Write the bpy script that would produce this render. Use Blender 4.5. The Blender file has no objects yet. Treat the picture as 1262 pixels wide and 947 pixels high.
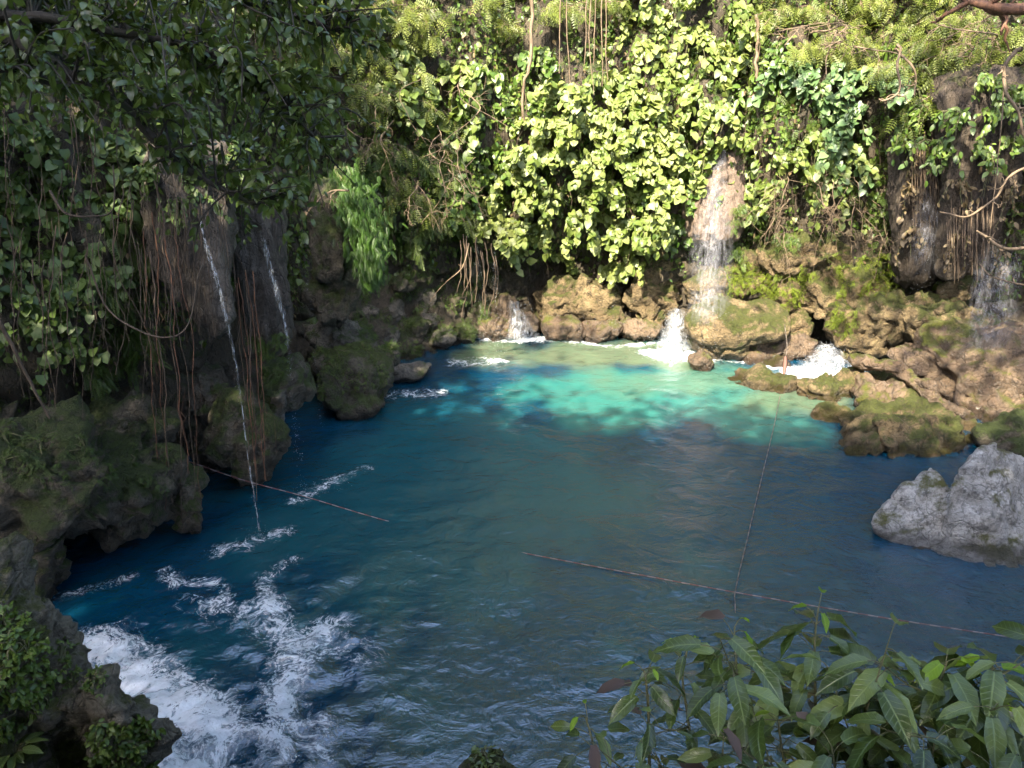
import bpy, bmesh, math, random
import numpy as np
from mathutils import Vector, Matrix
from mathutils.bvhtree import BVHTree

# ------------------------------------------------------------------ camera, sky, sun, exposure
S = bpy.context.scene
COL = S.collection
rng = np.random.default_rng(7)
random.seed(7)
CAM_H, FPX, PITCH = 5.5, 972.0, math.radians(20.7)
cam_d = bpy.data.cameras.new('camera'); cam = bpy.data.objects.new('camera', cam_d); COL.objects.link(cam)
cam.location = (0, 0, CAM_H); cam.rotation_euler = (math.pi/2 - PITCH, 0, 0)
cam_d.sensor_width = 36; cam_d.lens = FPX/1262*36; cam_d.clip_start = .05; cam_d.clip_end = 3000
S.camera = cam

SUN_EL = math.radians(47); SUN_H = np.array([-.45, -.893])            # horizontal direction towards the sun
TO_SUN = np.array([SUN_H[0]*math.cos(SUN_EL), SUN_H[1]*math.cos(SUN_EL), math.sin(SUN_EL)])
W = bpy.data.worlds.new('World'); S.world = W; W.use_nodes = True
wn = W.node_tree.nodes; wl = W.node_tree.links
bg = wn.get('Background') or wn.new('ShaderNodeBackground')
sky = wn.new('ShaderNodeTexSky'); sky.sky_type = 'NISHITA'; sky.sun_disc = False
sky.sun_elevation = SUN_EL; sky.sun_rotation = math.atan2(SUN_H[0], SUN_H[1])
sky.air_density = .8; sky.dust_density = 2.0; sky.ozone_density = 0.2
wl.new(sky.outputs[0], bg.inputs[0]); bg.inputs[1].default_value = .15
sl = bpy.data.lights.new('sun', 'SUN'); sl.energy = 3.1; sl.angle = math.radians(.55); sl.color = (1, .90, .70)
sun = bpy.data.objects.new('sun', sl); COL.objects.link(sun); sun.location = (-20, -20, 40)
sun.rotation_euler = Vector(TO_SUN).to_track_quat('Z', 'Y').to_euler()
S.view_settings.view_transform = 'Standard'; S.view_settings.look = 'None'
S.view_settings.gamma = 1; S.view_settings.use_curve_mapping = False
S.view_settings.exposure = 3.08
S.render.engine = 'CYCLES'
S.cycles.max_bounces = 6; S.cycles.diffuse_bounces = 3; S.cycles.glossy_bounces = 3; S.cycles.transmission_bounces = 3
S.cycles.transparent_max_bounces = 12; S.cycles.caustics_reflective = False; S.cycles.caustics_refractive = False
S.cycles.sample_clamp_indirect = 6; S.cycles.use_denoising = True; S.cycles.blur_glossy = .05

# ------------------------------------------------------------------ survey: photo measure -> place in the world
VD = np.array([0, math.cos(PITCH), -math.sin(PITCH)]); VU = np.array([0, math.sin(PITCH), math.cos(PITCH)])
CAMP = np.array([0, 0, CAM_H])
def ray(px, py): return VD + np.array([1, 0, 0])*(px-631)/FPX + VU*(473.5-py)/FPX
def on_z(px, py, z=0.):
    r = ray(px, py); return CAMP + r*((z-CAM_H)/r[2])
def on_y(px, py, y):
    r = ray(px, py); return CAMP + r*(y/r[1])
def to_px(p):
    d = np.asarray(p, float) - CAMP; k = max(d @ VD, 1e-3)
    return 631 + d[0]/k*FPX, 473.5 - (d @ VU)/k*FPX

# ------------------------------------------------------------------ noise
_perm = np.random.default_rng(3).permutation(512)
_grad = np.random.default_rng(4).normal(size=(512, 3)); _grad /= np.linalg.norm(_grad, axis=1)[:, None]
def pn(P):
    P = np.asarray(P, float); I = np.floor(P).astype(int); F = P - I
    U = F*F*F*(F*(F*6-15)+10); out = np.zeros(len(P))
    for dx in (0, 1):
        for dy in (0, 1):
            for dz in (0, 1):
                h = _perm[(_perm[(_perm[(I[:, 0]+dx) & 511] + I[:, 1]+dy) & 511] + I[:, 2]+dz) & 511]
                g = _grad[h]
                w = (U[:, 0] if dx else 1-U[:, 0])*(U[:, 1] if dy else 1-U[:, 1])*(U[:, 2] if dz else 1-U[:, 2])
                out += w*(g[:, 0]*(F[:, 0]-dx)+g[:, 1]*(F[:, 1]-dy)+g[:, 2]*(F[:, 2]-dz))
    return out*1.5
def fbm(P, o=4, g=.5):
    P = np.asarray(P, float); s = 0; a = 1; 
    for k in range(o):
        s = s + a*pn(P*2**k + 17.3*k); a *= g
    return s
def ridged(P, o=4):
    P = np.asarray(P, float); s = 0; a = 1
    for k in range(o):
        s = s + a*(1-2*np.abs(pn(P*2**k + 9.1*k))); a *= .5
    return s/2
def nrm(v): 
    v = np.asarray(v, float); return v/np.maximum(np.linalg.norm(v, axis=-1, keepdims=True), 1e-9)
def sstep(a, b, x):
    t = np.clip((x-a)/(b-a), 0, 1); return t*t*(3-2*t)

# ------------------------------------------------------------------ mesh helpers
class MB:
    def __init__(s): s.v, s.f, s.t, s.n, s.uv = [], [], [], 0, []
    def add(s, v, f, t=.5):
        v = np.asarray(v, float); s.v.append(v)
        s.f.append([np.asarray(q)+s.n for q in (f if isinstance(f, list) else [f])])
        s.t.append(np.full(len(v), t, float) if np.isscalar(t) else np.asarray(t, float)); s.n += len(v)
    def build(s, name, mat, parent=None, smooth=True, attrs=None):
        V = np.concatenate(s.v); T = np.concatenate(s.t); quads = []; tris = []
        for fl in s.f:
            for q in fl:
                if len(q): (quads if q.shape[1] == 4 else tris).append(q)
        me = bpy.data.meshes.new(name)
        Q = np.concatenate(quads) if quads else np.zeros((0, 4), int); R = np.concatenate(tris) if tris else np.zeros((0, 3), int)
        me.vertices.add(len(V)); me.vertices.foreach_set('co', V.astype(np.float32).ravel())
        me.loops.add(Q.size+R.size); me.loops.foreach_set('vertex_index', np.concatenate([Q.ravel(), R.ravel()]).astype(np.int32))
        me.polygons.add(len(Q)+len(R))
        st = np.concatenate([np.arange(len(Q))*4, Q.size+np.arange(len(R))*3]).astype(np.int32)
        me.polygons.foreach_set('loop_start', st)
        me.polygons.foreach_set('use_smooth', np.full(len(st), smooth))
        me.update(calc_edges=True); me.validate()
        a = me.attributes.new('tint', 'FLOAT', 'POINT'); a.data.foreach_set('value', T.astype(np.float32))
        if s.uv and sum(len(q) for q in s.uv) == len(V):
            U = np.concatenate(s.uv); attrs = dict(attrs or {}, leaf_across=U[:, 0], leaf_along=U[:, 1])
        for k, x in (attrs or {}).items():
            a = me.attributes.new(k, 'FLOAT', 'POINT'); a.data.foreach_set('value', np.asarray(x, np.float32))
        me.materials.append(mat)
        o = bpy.data.objects.new(name, me); COL.objects.link(o); o.parent = parent
        return o

def local(o, at):
    """move the object's origin to AT, leaving its vertices where they are"""
    at = np.asarray(at, float); me = o.data
    c = np.empty(len(me.vertices)*3, np.float32); me.vertices.foreach_get('co', c)
    me.vertices.foreach_set('co', (c.reshape(-1, 3)-at).astype(np.float32).ravel()); me.update()
    o.location = at
    return o
def tag(o, label, cat, group=None, kind=None):
    if label: o['label'] = label
    if cat: o['category'] = cat
    if group: o['group'] = group
    if kind: o['kind'] = kind
    return o
def root(name, at, label=None, cat=None, group=None):
    o = bpy.data.objects.new(name, None); COL.objects.link(o); o.empty_display_size = .1
    o['_at'] = [float(x) for x in at]
    return tag(o, label, cat, group)
def settle(r):
    """give the root Empty its place at the thing's base; its parts keep theirs"""
    at = np.array(r['_at']); del r['_at']; r.location = at
    for c in r.children:
        if c.type == 'MESH':
            m = c.data; a = np.empty(len(m.vertices)*3, np.float32); m.vertices.foreach_get('co', a)
            m.vertices.foreach_set('co', (a.reshape(-1, 3)-at).astype(np.float32).ravel()); m.update()
    return r
def tube(mb, pts, rad, sides=5, t=.5):
    P = np.asarray(pts, float); n = len(P); rad = np.full(n, rad, float) if np.isscalar(rad) else np.asarray(rad, float)
    T = nrm(np.gradient(P, axis=0)); ref = np.array([.31, .17, .93]) if abs(T[0][2]) < .9 else np.array([.93, .2, .3])
    A = nrm(np.cross(T, ref)); B = np.cross(T, A); th = np.arange(sides)/sides*2*math.pi
    V = P[:, None] + rad[:, None, None]*(A[:, None]*np.cos(th)[None, :, None] + B[:, None]*np.sin(th)[None, :, None])
    i = np.arange(n-1)[:, None]*sides; j = np.arange(sides)[None]; k = (j+1) % sides
    Q = np.stack([i+j, i+k, i+sides+k, i+sides+j], -1).reshape(-1, 4)
    tt = np.repeat(t, sides) if not np.isscalar(t) else t
    mb.add(V.reshape(-1, 3), Q, tt)
    if sides >= 5:
        for e, c in ((0, P[0]), (n-1, P[-1])):
            pass
def smooth_path(keys, n):
    K = np.asarray(keys, float); m = len(K); x = np.linspace(0, m-1, n); out = np.zeros((n, K.shape[1]))
    Kp = np.vstack([2*K[0]-K[1], K, 2*K[-1]-K[-2]])
    i = np.minimum(x.astype(int), m-2); t = (x-i)[:, None]
    p0, p1, p2, p3 = Kp[i], Kp[i+1], Kp[i+2], Kp[i+3]
    return .5*((2*p1)+(-p0+p2)*t+(2*p0-5*p1+4*p2-p3)*t*t+(-p0+3*p1-3*p2+p3)*t**3)
def wob(P, amp, fr, seed=0):
    P = np.asarray(P, float).copy(); q = P*fr
    P[:, 0] += amp*pn(q+seed*3.1+1.7); P[:, 1] += amp*pn(q+seed*3.1+41.7); P[:, 2] += .4*amp*pn(q+seed*3.1+81.7)
    return P

# leaf templates: blade along +Y, face +Z ------------------------------------
def blade(ws, ys, fold=.18, droop=.15, base=0.):
    """midrib + both margins; WS half widths at YS"""
    v = [(0, base, 0)]; 
    for w, y in zip(ws, ys):
        z = -droop*y*y
        v += [(-w, y - (.10 if y < .2 else 0), z+fold*w), (0, y, z), (w, y - (.10 if y < .2 else 0), z+fold*w)]
    v.append((0, 1, -droop)); n = len(ws); tr = []; qd = []
    tr += [(0, 2, 1), (0, 3, 2)]
    for k in range(n-1):
        a = 1+3*k; b = a+3
        qd += [(a, a+1, b+1, b), (a+1, a+2, b+2, b+1)]
    a = 1+3*(n-1); e = len(v)-1
    tr += [(a, a+1, e), (a+1, a+2, e)]
    return np.array(v, float), [np.array(qd, int).reshape(-1, 4), np.array(tr, int)]
HEART = blade([.40, .46, .30], [.10, .38, .72], .22, .22)
OVATE = blade([.18, .27, .20], [.18, .45, .75], .25, .25)
LANCE = blade([.10, .15, .10], [.2, .5, .78], .25, .3)
SMALL = (np.array([(0, 0, 0), (-.3, .5, .05), (0, 1, -.08), (.3, .5, .05)], float), [np.array([(0, 3, 2, 1)])])
def compound(pairs, w, l, taper=.7, curve=.3):
    v, f = [], []
    for k in range(pairs):
        y = (k+.6)/(pairs+.4); ll = l*(1-taper*abs(y-.35)); 
        for s in (-1, 1):
            b = len(v); z = -curve*y*y
            v += [(0, y, z), (s*ll*.5, y-w*.35+.05, z+.02), (s*ll, y+.10, z-.05), (s*ll*.5, y+w*.6+.05, z+.02)]
            f.append((b, b+1, b+2, b+3) if s < 0 else (b, b+3, b+2, b+1))
    b = len(v); v += [(-.008, 0, 0), (.008, 0, 0), (.004, 1, -curve), (-.004, 1, -curve)]; f.append((b, b+1, b+2, b+3))
    return np.array(v, float), [np.array(f)]
PINNATE = compound(6, .10, .30)
FERN = compound(11, .075, .24, .8, .35)
def leaves(mb, tpl, pos, tip, face, size, tint):
    V, F = tpl; n = len(pos); Y = nrm(tip); Z = nrm(face - (face*Y).sum(1, keepdims=True)*Y); X = np.cross(Y, Z)
    s = np.asarray(size)[:, None, None] if not np.isscalar(size) else size
    w = pos[:, None] + s*(V[None, :, 0, None]*X[:, None] + V[None, :, 1, None]*Y[:, None] + V[None, :, 2, None]*Z[:, None])
    m = len(V); off = np.arange(n)[:, None, None]*m
    mb.add(w.reshape(-1, 3), [(f[None]+off).reshape(-1, f.shape[1]) for f in F], np.repeat(tint, m))
    mb.uv.append(np.tile(V[:, :2], (n, 1)))

# ------------------------------------------------------------------ materials
def nodes(name):
    m = bpy.data.materials.new(name); m.use_nodes = True; t = m.node_tree; t.nodes.clear()
    out = t.nodes.new('ShaderNodeOutputMaterial')
    return m, t, out
class N:
    def __init__(s, t): s.t = t
    def new(s, typ, ins=None, **kw):
        n = s.t.nodes.new('ShaderNode'+typ)
        for k, v in kw.items(): setattr(n, k, v)
        for k, v in (ins or {}).items():
            sk = n.inputs[k]
            if isinstance(v, bpy.types.NodeSocket): s.t.links.new(v, sk)
            elif isinstance(v, (tuple, list)): sk.default_value = (*v, 1) if len(v) == 3 and sk.type == 'RGBA' else v
            else: sk.default_value = v
        return n
    def pos(s): return s.new('NewGeometry').outputs['Position']
    def noise(s, vec, scale, detail=6, rough=.6, dist=0.): return s.new('TexNoise', {'Vector': vec, 'Scale': scale, 'Detail': detail, 'Roughness': rough, 'Distortion': dist}).outputs[0]
    def ramp(s, x, a, b): return s.new('MapRange', {0: x, 1: a, 2: b, 3: 0., 4: 1.}, interpolation_type='SMOOTHSTEP').outputs[0]
    def mix(s, f, a, b):
        n = s.new('Mix', data_type='RGBA'); 
        for sk, v in ((n.inputs[0], f), (n.inputs[6], a), (n.inputs[7], b)):
            if isinstance(v, bpy.types.NodeSocket): s.t.links.new(v, sk)
            else: sk.default_value = (*v, 1) if isinstance(v, (tuple, list)) else v
        return n.outputs[2]
    def math(s, op, a, b=0., c=0.): return s.new('Math', {0: a, 1: b, 2: c}, operation=op).outputs[0]
    def attr(s, name): return s.new('Attribute', attribute_name=name).outputs['Fac']
    def stretch(s, vec, sc): return s.new('Mapping', {'Vector': vec, 'Scale': sc}).outputs[0]
    def out(s, sh, o): s.t.links.new(sh, o.inputs['Surface'])

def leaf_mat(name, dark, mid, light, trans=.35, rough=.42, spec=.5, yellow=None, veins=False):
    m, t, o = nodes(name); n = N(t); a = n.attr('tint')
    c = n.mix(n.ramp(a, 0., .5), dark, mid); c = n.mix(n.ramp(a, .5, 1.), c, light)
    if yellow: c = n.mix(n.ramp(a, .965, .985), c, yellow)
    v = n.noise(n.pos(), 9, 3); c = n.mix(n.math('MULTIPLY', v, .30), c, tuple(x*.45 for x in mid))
    kw = {}
    if veins:
        ax = n.math('ABSOLUTE', n.attr('leaf_across')); fr = n.math('FRACT', n.math('SUBTRACT', n.math('MULTIPLY', n.attr('leaf_along'), 8.), n.math('MULTIPLY', ax, 7.)))
        vn = n.math('MAXIMUM', n.ramp(ax, .022, .006), n.math('MULTIPLY', n.ramp(n.math('ABSOLUTE', n.math('SUBTRACT', fr, .5)), .10, .02), .6))
        c = n.mix(n.math('MULTIPLY', vn, .55), c, tuple(x*1.25+.02 for x in light))
        sp = n.ramp(n.noise(n.pos(), 45, 4, .7), .66, .72); c = n.mix(n.math('MULTIPLY', sp, .8), c, (.09, .065, .03))
        kw['Normal'] = n.new('Bump', {'Height': n.math('SUBTRACT', n.noise(n.pos(), 30, 3), vn), 'Strength': .35, 'Distance': .01}).outputs[0]
    b = n.new('BsdfPrincipled', {'Base Color': c, 'Roughness': rough, 'Specular IOR Level': spec, **kw})
    tc = n.mix(.5, c, (light[0]*1.5, light[1]*1.4, light[2]*.6))
    tr = n.new('BsdfTranslucent', {'Color': tc})
    mx = n.new('MixShader', {0: trans, 1: b.outputs[0], 2: tr.outputs[0]}); n.out(mx.outputs[0], o)
    return m
def rock_mat(name, c1, c2, c3, moss=(.05, .075, .012), moss_amt=.5, lichen=None, rough=.75, streak=False, bump=.5, moss_side=.0, scale=1.):
    m, t, o = nodes(name); n = N(t); p = n.pos()
    ps = n.stretch(p, (1.6, 1.6, .22)) if streak else p
    a = n.noise(ps, 1.3*scale, 8, .62); b = n.noise(ps, 6.5*scale, 8, .7); f = n.noise(p, 28*scale, 6, .7)
    c = n.mix(n.ramp(a, .35, .65), c1, c2); c = n.mix(n.ramp(b, .50, .68), c, c3)
    c = n.mix(n.math('MULTIPLY', n.ramp(f, .55, .35), .55), c, tuple(x*.35 for x in c1))
    if lichen: c = n.mix(n.math('MULTIPLY', n.ramp(n.noise(p, 5*scale, 7, .75), .54, .62), .8), c, lichen)
    nz = n.new('SeparateXYZ', {0: n.new('NewGeometry').outputs['Normal']}).outputs[2]
    mk = n.math('ADD', n.math('MULTIPLY', nz, .16), n.noise(p, 1.9*scale, 8, .72)); mk = n.math('ADD', mk, moss_side)
    thr = .95 - .55*moss_amt
    mm = n.ramp(mk, thr-.06, thr+.08)
    mc = n.mix(n.noise(p, 14, 4), tuple(x*.45 for x in moss), tuple(x*1.5 for x in moss)); c = n.mix(mm, c, mc)
    vor = n.new('TexVoronoi', {'Vector': n.new('VectorMath', {0: ps, 1: n.new('TexNoise', {'Vector': p, 'Scale': 2.}).outputs['Color']}, operation='ADD').outputs[0], 'Scale': 3.2*scale}, feature='DISTANCE_TO_EDGE').outputs[0]
    crk = n.ramp(vor, .0, .05)
    pz = n.new('SeparateXYZ', {0: p}).outputs[2]
    wet = n.ramp(n.math('ADD', pz, n.math('MULTIPLY', a, -.25)), .10, -.04)
    c = n.mix(n.math('MULTIPLY', n.ramp(vor, .035, .0), .55), c, tuple(x*.3 for x in c1)); c = n.mix(n.math('MULTIPLY', wet, .75), c, tuple(x*.22 for x in c1))
    h = n.math('ADD', n.math('MULTIPLY', b, .9), n.math('MULTIPLY', f, .3)); h = n.math('ADD', h, n.math('MULTIPLY', crk, .12))
    h = n.math('ADD', h, n.math('MULTIPLY', n.math('MULTIPLY', mm, n.noise(p, 60, 3)), .5))
    bp = n.new('Bump', {'Height': h, 'Strength': min(bump*1.15, 1.), 'Distance': .20})
    r = n.math('SUBTRACT', n.math('ADD', n.math('MULTIPLY', b, .35), rough-.2), n.math('MULTIPLY', wet, .35))
    s = n.new('BsdfPrincipled', {'Base Color': c, 'Roughness': r, 'Normal': bp.outputs[0], 'Specular IOR Level': .45}); n.out(s.outputs[0], o)
    return m
def bark_mat(name, c1, c2, rough=.8, moss=None):
    m, t, o = nodes(name); n = N(t); p = n.pos(); a = n.noise(n.stretch(p, (14, 14, 3)), 1.5, 6, .7)
    c = n.mix(n.ramp(a, .35, .65), c1, c2)
    if moss: c = n.mix(n.ramp(n.noise(p, 3, 5), .5, .62), c, moss)
    bp = n.new('Bump', {'Height': a, 'Strength': .5, 'Distance': .03})
    s = n.new('BsdfPrincipled', {'Base Color': c, 'Roughness': rough, 'Normal': bp.outputs[0]}); n.out(s.outputs[0], o)
    return m
M = {}
M['cliff'] = rock_mat('cliff_rock', (.060, .046, .029), (.105, .082, .052), (.038, .033, .022), (.042, .058, .011), .55, streak=True, bump=.8, moss_side=.0)
M['rock_dark'] = rock_mat('damp_mossy_rock', (.095, .078, .052), (.155, .13, .09), (.045, .038, .027), (.05, .070, .010), .66, bump=1., moss_side=.05)
M['rock_bare'] = rock_mat('rubble_rock', (.10, .085, .062), (.18, .155, .12), (.05, .043, .033), (.055, .075, .012), .56, bump=.7)
M['rock_tan'] = rock_mat('tan_tufa_rock', (.165, .115, .056), (.28, .205, .105), (.05, .037, .021), (.075, .085, .012), .68, bump=.9)
M['rock_wet'] = rock_mat('wet_red_brown_rock', (.085, .056, .036), (.17, .12, .078), (.032, .023, .015), (.075, .08, .014), .56, rough=.45, bump=.6)
M['rock_grey'] = rock_mat('grey_limestone', (.36, .345, .32), (.56, .54, .505), (.12, .115, .105), (.11, .11, .025), .56, lichen=(.64, .63, .61), bump=1.)
M['outcrop'] = rock_mat('dark_outcrop', (.18, .155, .11), (.28, .245, .18), (.09, .078, .055), (.085, .10, .016), .66, bump=.9)
M['tufa'] = rock_mat('tufa_curtain_stone', (.075, .06, .045), (.20, .165, .13), (.045, .037, .027), (.06, .075, .015), .25, streak=True, bump=.9)
M['tufa_brown'] = rock_mat('brown_fluted_tufa', (.055, .040, .028), (.105, .078, .055), (.03, .023, .016), (.06, .065, .014), .50, streak=True, bump=1.)
M['tufa_pink'] = rock_mat('pink_tufa', (.12, .085, .062), (.19, .135, .10), (.07, .05, .036), (.06, .07, .02), .12, streak=True, bump=.5)
M['leaf_heart'] = leaf_mat('heart_leaf', (.045, .085, .012), (.115, .16, .028), (.235, .27, .08), .30, .5, .55)
M['leaf_mid'] = leaf_mat('mid_green_leaf', (.035, .075, .012), (.075, .135, .02), (.15, .21, .04), .32, .42)
M['leaf_blue'] = leaf_mat('blue_green_leaf', (.045, .09, .03), (.085, .15, .055), (.16, .235, .085), .28, .42)
M['leaf_dark'] = leaf_mat('dark_tree_leaf', (.04, .066, .012), (.07, .112, .020), (.13, .175, .038), .34, .30, .6)
M['leaf_fine'] = leaf_mat('fine_yellow_green_leaf', (.06, .085, .014), (.12, .155, .022), (.22, .25, .05), .36, .5)
M['leaf_shade'] = leaf_mat('fern_shade_leaf', (.036, .07, .014), (.068, .115, .02), (.12, .17, .035), .35, .5)
M['fern'] = leaf_mat('bright_fern', (.018, .045, .004), (.045, .105, .010), (.085, .17, .02), .40, .5)
M['moss'] = leaf_mat('moss_tuft_leaf', (.10, .14, .012), (.17, .23, .018), (.27, .33, .03), .40, .7)
M['leaf_fore'] = leaf_mat('seedling_leaf', (.025, .048, .010), (.07, .11, .022), (.20, .26, .07), .34, .28, .7, veins=True)
M['leaf_brown'] = leaf_mat('dry_brown_leaf', (.06, .04, .02), (.12, .085, .04), (.22, .16, .08), .25, .6)
M['leaf_young'] = leaf_mat('young_leaf', (.12, .24, .015), (.20, .34, .02), (.33, .46, .03), .5, .35, veins=True)
M['leaf_dead'] = leaf_mat('withered_leaf', (.05, .03, .02), (.09, .055, .04), (.14, .09, .06), .2, .6)
M['bark'] = bark_mat('dark_bark', (.018, .013, .009), (.042, .032, .022), moss=(.02, .026, .007))
M['stem'] = bark_mat('green_stem', (.07, .075, .03), (.13, .12, .05))
M['twig'] = bark_mat('dry_twig', (.10, .07, .042), (.20, .14, .088))
M['root'] = bark_mat('aerial_root', (.05, .034, .022), (.12, .082, .052))
M['root_red'] = bark_mat('red_brown_root', (.075, .036, .02), (.17, .078, .04))
M['log'] = bark_mat('wet_log', (.07, .036, .024), (.15, .08, .05), .35)
def rope_mat(name, a, b):
    m, t, o = nodes(name); n = N(t); c = n.mix(n.ramp(n.attr('tint'), .4, .6), a, b)
    s = n.new('BsdfPrincipled', {'Base Color': c, 'Roughness': .75}); n.out(s.outputs[0], o); return m
M['rope'] = rope_mat('red_white_rope', (.13, .05, .045), (.20, .155, .15))
M['rope_old'] = rope_mat('faded_rope', (.07, .055, .045), (.15, .12, .10))
M['rope_pink'] = rope_mat('pink_knot', (.10, .04, .03), (.14, .07, .05))
def drop_mat():
    m, t, o = nodes('water_drop'); n = N(t)
    s = n.new('BsdfPrincipled', {'Base Color': (.42, .44, .47), 'Roughness': .15, 'Specular IOR Level': .6}); n.out(s.outputs[0], o); return m
M['drop'] = drop_mat()
def fall_mat(name, dens, sc=(9, 9, .8), col=(.85, .87, .90), lo=.42, hi=.66):
    m, t, o = nodes(name); n = N(t); p = n.pos()
    a = n.noise(n.stretch(p, sc), 1.6, 6, .65); b = n.noise(n.stretch(p, (38, 38, 4)), 1., 3, .6)
    k = n.math('ADD', n.math('MULTIPLY', a, .7), n.math('MULTIPLY', b, .3))
    f = n.math('MULTIPLY', n.ramp(k, lo, hi), n.math('MULTIPLY', n.attr('tint'), dens))
    s = n.new('BsdfPrincipled', {'Base Color': col, 'Roughness': .35})
    tl = n.new('BsdfTranslucent', {'Color': col}); s2 = n.new('MixShader', {0: .4, 1: s.outputs[0], 2: tl.outputs[0]})
    tr = n.new('BsdfTransparent'); mx = n.new('MixShader', {0: f, 1: tr.outputs[0], 2: s2.outputs[0]}); n.out(mx.outputs[0], o)
    return m
M['veil'] = fall_mat('falling_water_veil', .40, (12, 12, .4), (.50, .50, .55), .36, .74)
M['gush'] = fall_mat('white_water_gush', 1.0, (10, 10, 2.), (.50, .52, .56), .34, .72)
M['trickle'] = fall_mat('thin_water_stream', .75, (45, 45, 2.2), (.70, .73, .78), .40, .64)
def water_mat():
    m, t, o = nodes('river_water'); n = N(t); p = n.pos()
    sh = n.attr('shallow'); pale = n.attr('pale'); foam = n.attr('foam')
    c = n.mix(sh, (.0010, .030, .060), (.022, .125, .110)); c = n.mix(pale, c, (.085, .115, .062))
    w = n.new('TexNoise', {'Vector': p, 'Scale': 1.1, 'Detail': 3.}).outputs['Color']
    pw = n.new('VectorMath', {0: p, 1: n.new('VectorMath', {0: w, 3: .9}, operation='SCALE').outputs[0]}, operation='ADD').outputs[0]
    r1 = n.noise(pw, 2.4, 6, .65); r2 = n.noise(pw, 8.5, 6, .7)
    rd = n.math('SUBTRACT', 1., n.math('MULTIPLY', n.math('ABSOLUTE', n.math('SUBTRACT', r1, .5)), 5.))
    rd2 = n.math('SUBTRACT', 1., n.math('MULTIPLY', n.math('ABSOLUTE', n.math('SUBTRACT', r2, .5)), 5.))
    r3 = n.noise(pw, 24., 4, .7)
    lace = n.math('MAXIMUM', rd, n.math('MULTIPLY', rd2, .85)); lace = n.math('ADD', lace, n.math('MULTIPLY', n.math('SUBTRACT', r3, .5), 1.1))
    thr = n.math('SUBTRACT', 1.16, n.math('MULTIPLY', foam, .78))
    k = n.math('SUBTRACT', lace, thr)
    fm = n.math('MULTIPLY', n.ramp(k, -.05, .42), n.ramp(foam, .05, .4))
    fm = n.math('MULTIPLY', fm, n.math('ADD', .45, n.math('MULTIPLY', n.ramp(r1, .35, .62), .55)))
    c = n.mix(fm, c, (.62, .66, .70))
    ps = n.stretch(p, (1., 1.2, 1.))
    b1 = n.noise(ps, 1.9, 4, .55, 1.2); b2 = n.noise(ps, 9.5, 5, .62, .9)
    h = n.math('ADD', n.math('MULTIPLY', b1, .55), n.math('MULTIPLY', b2, .18)); h = n.math('ADD', h, n.math('MULTIPLY', fm, .25))
    bp = n.new('Bump', {'Height': h, 'Strength': .36, 'Distance': .16})
    rg = n.math('ADD', .025, n.math('MULTIPLY', fm, .5))
    s = n.new('BsdfPrincipled', subsurface_method='BURLEY', ins={'Base Color': c, 'Roughness': rg, 'IOR': 2.1, 'Specular IOR Level': .6, 'Subsurface Weight': n.math('SUBTRACT', .85, n.math('MULTIPLY', fm, .8)), 'Subsurface Radius': (.25, .6, .6), 'Subsurface Scale': .45, 'Normal': bp.outputs[0]}); n.out(s.outputs[0], o)
    return m
M['water'] = water_mat()
def ground_mat():
    return rock_mat('soil_and_moss', (.07, .055, .035), (.12, .095, .06), (.05, .042, .03), (.045, .065, .012), .8, bump=.6)
M['soil'] = ground_mat()
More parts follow.
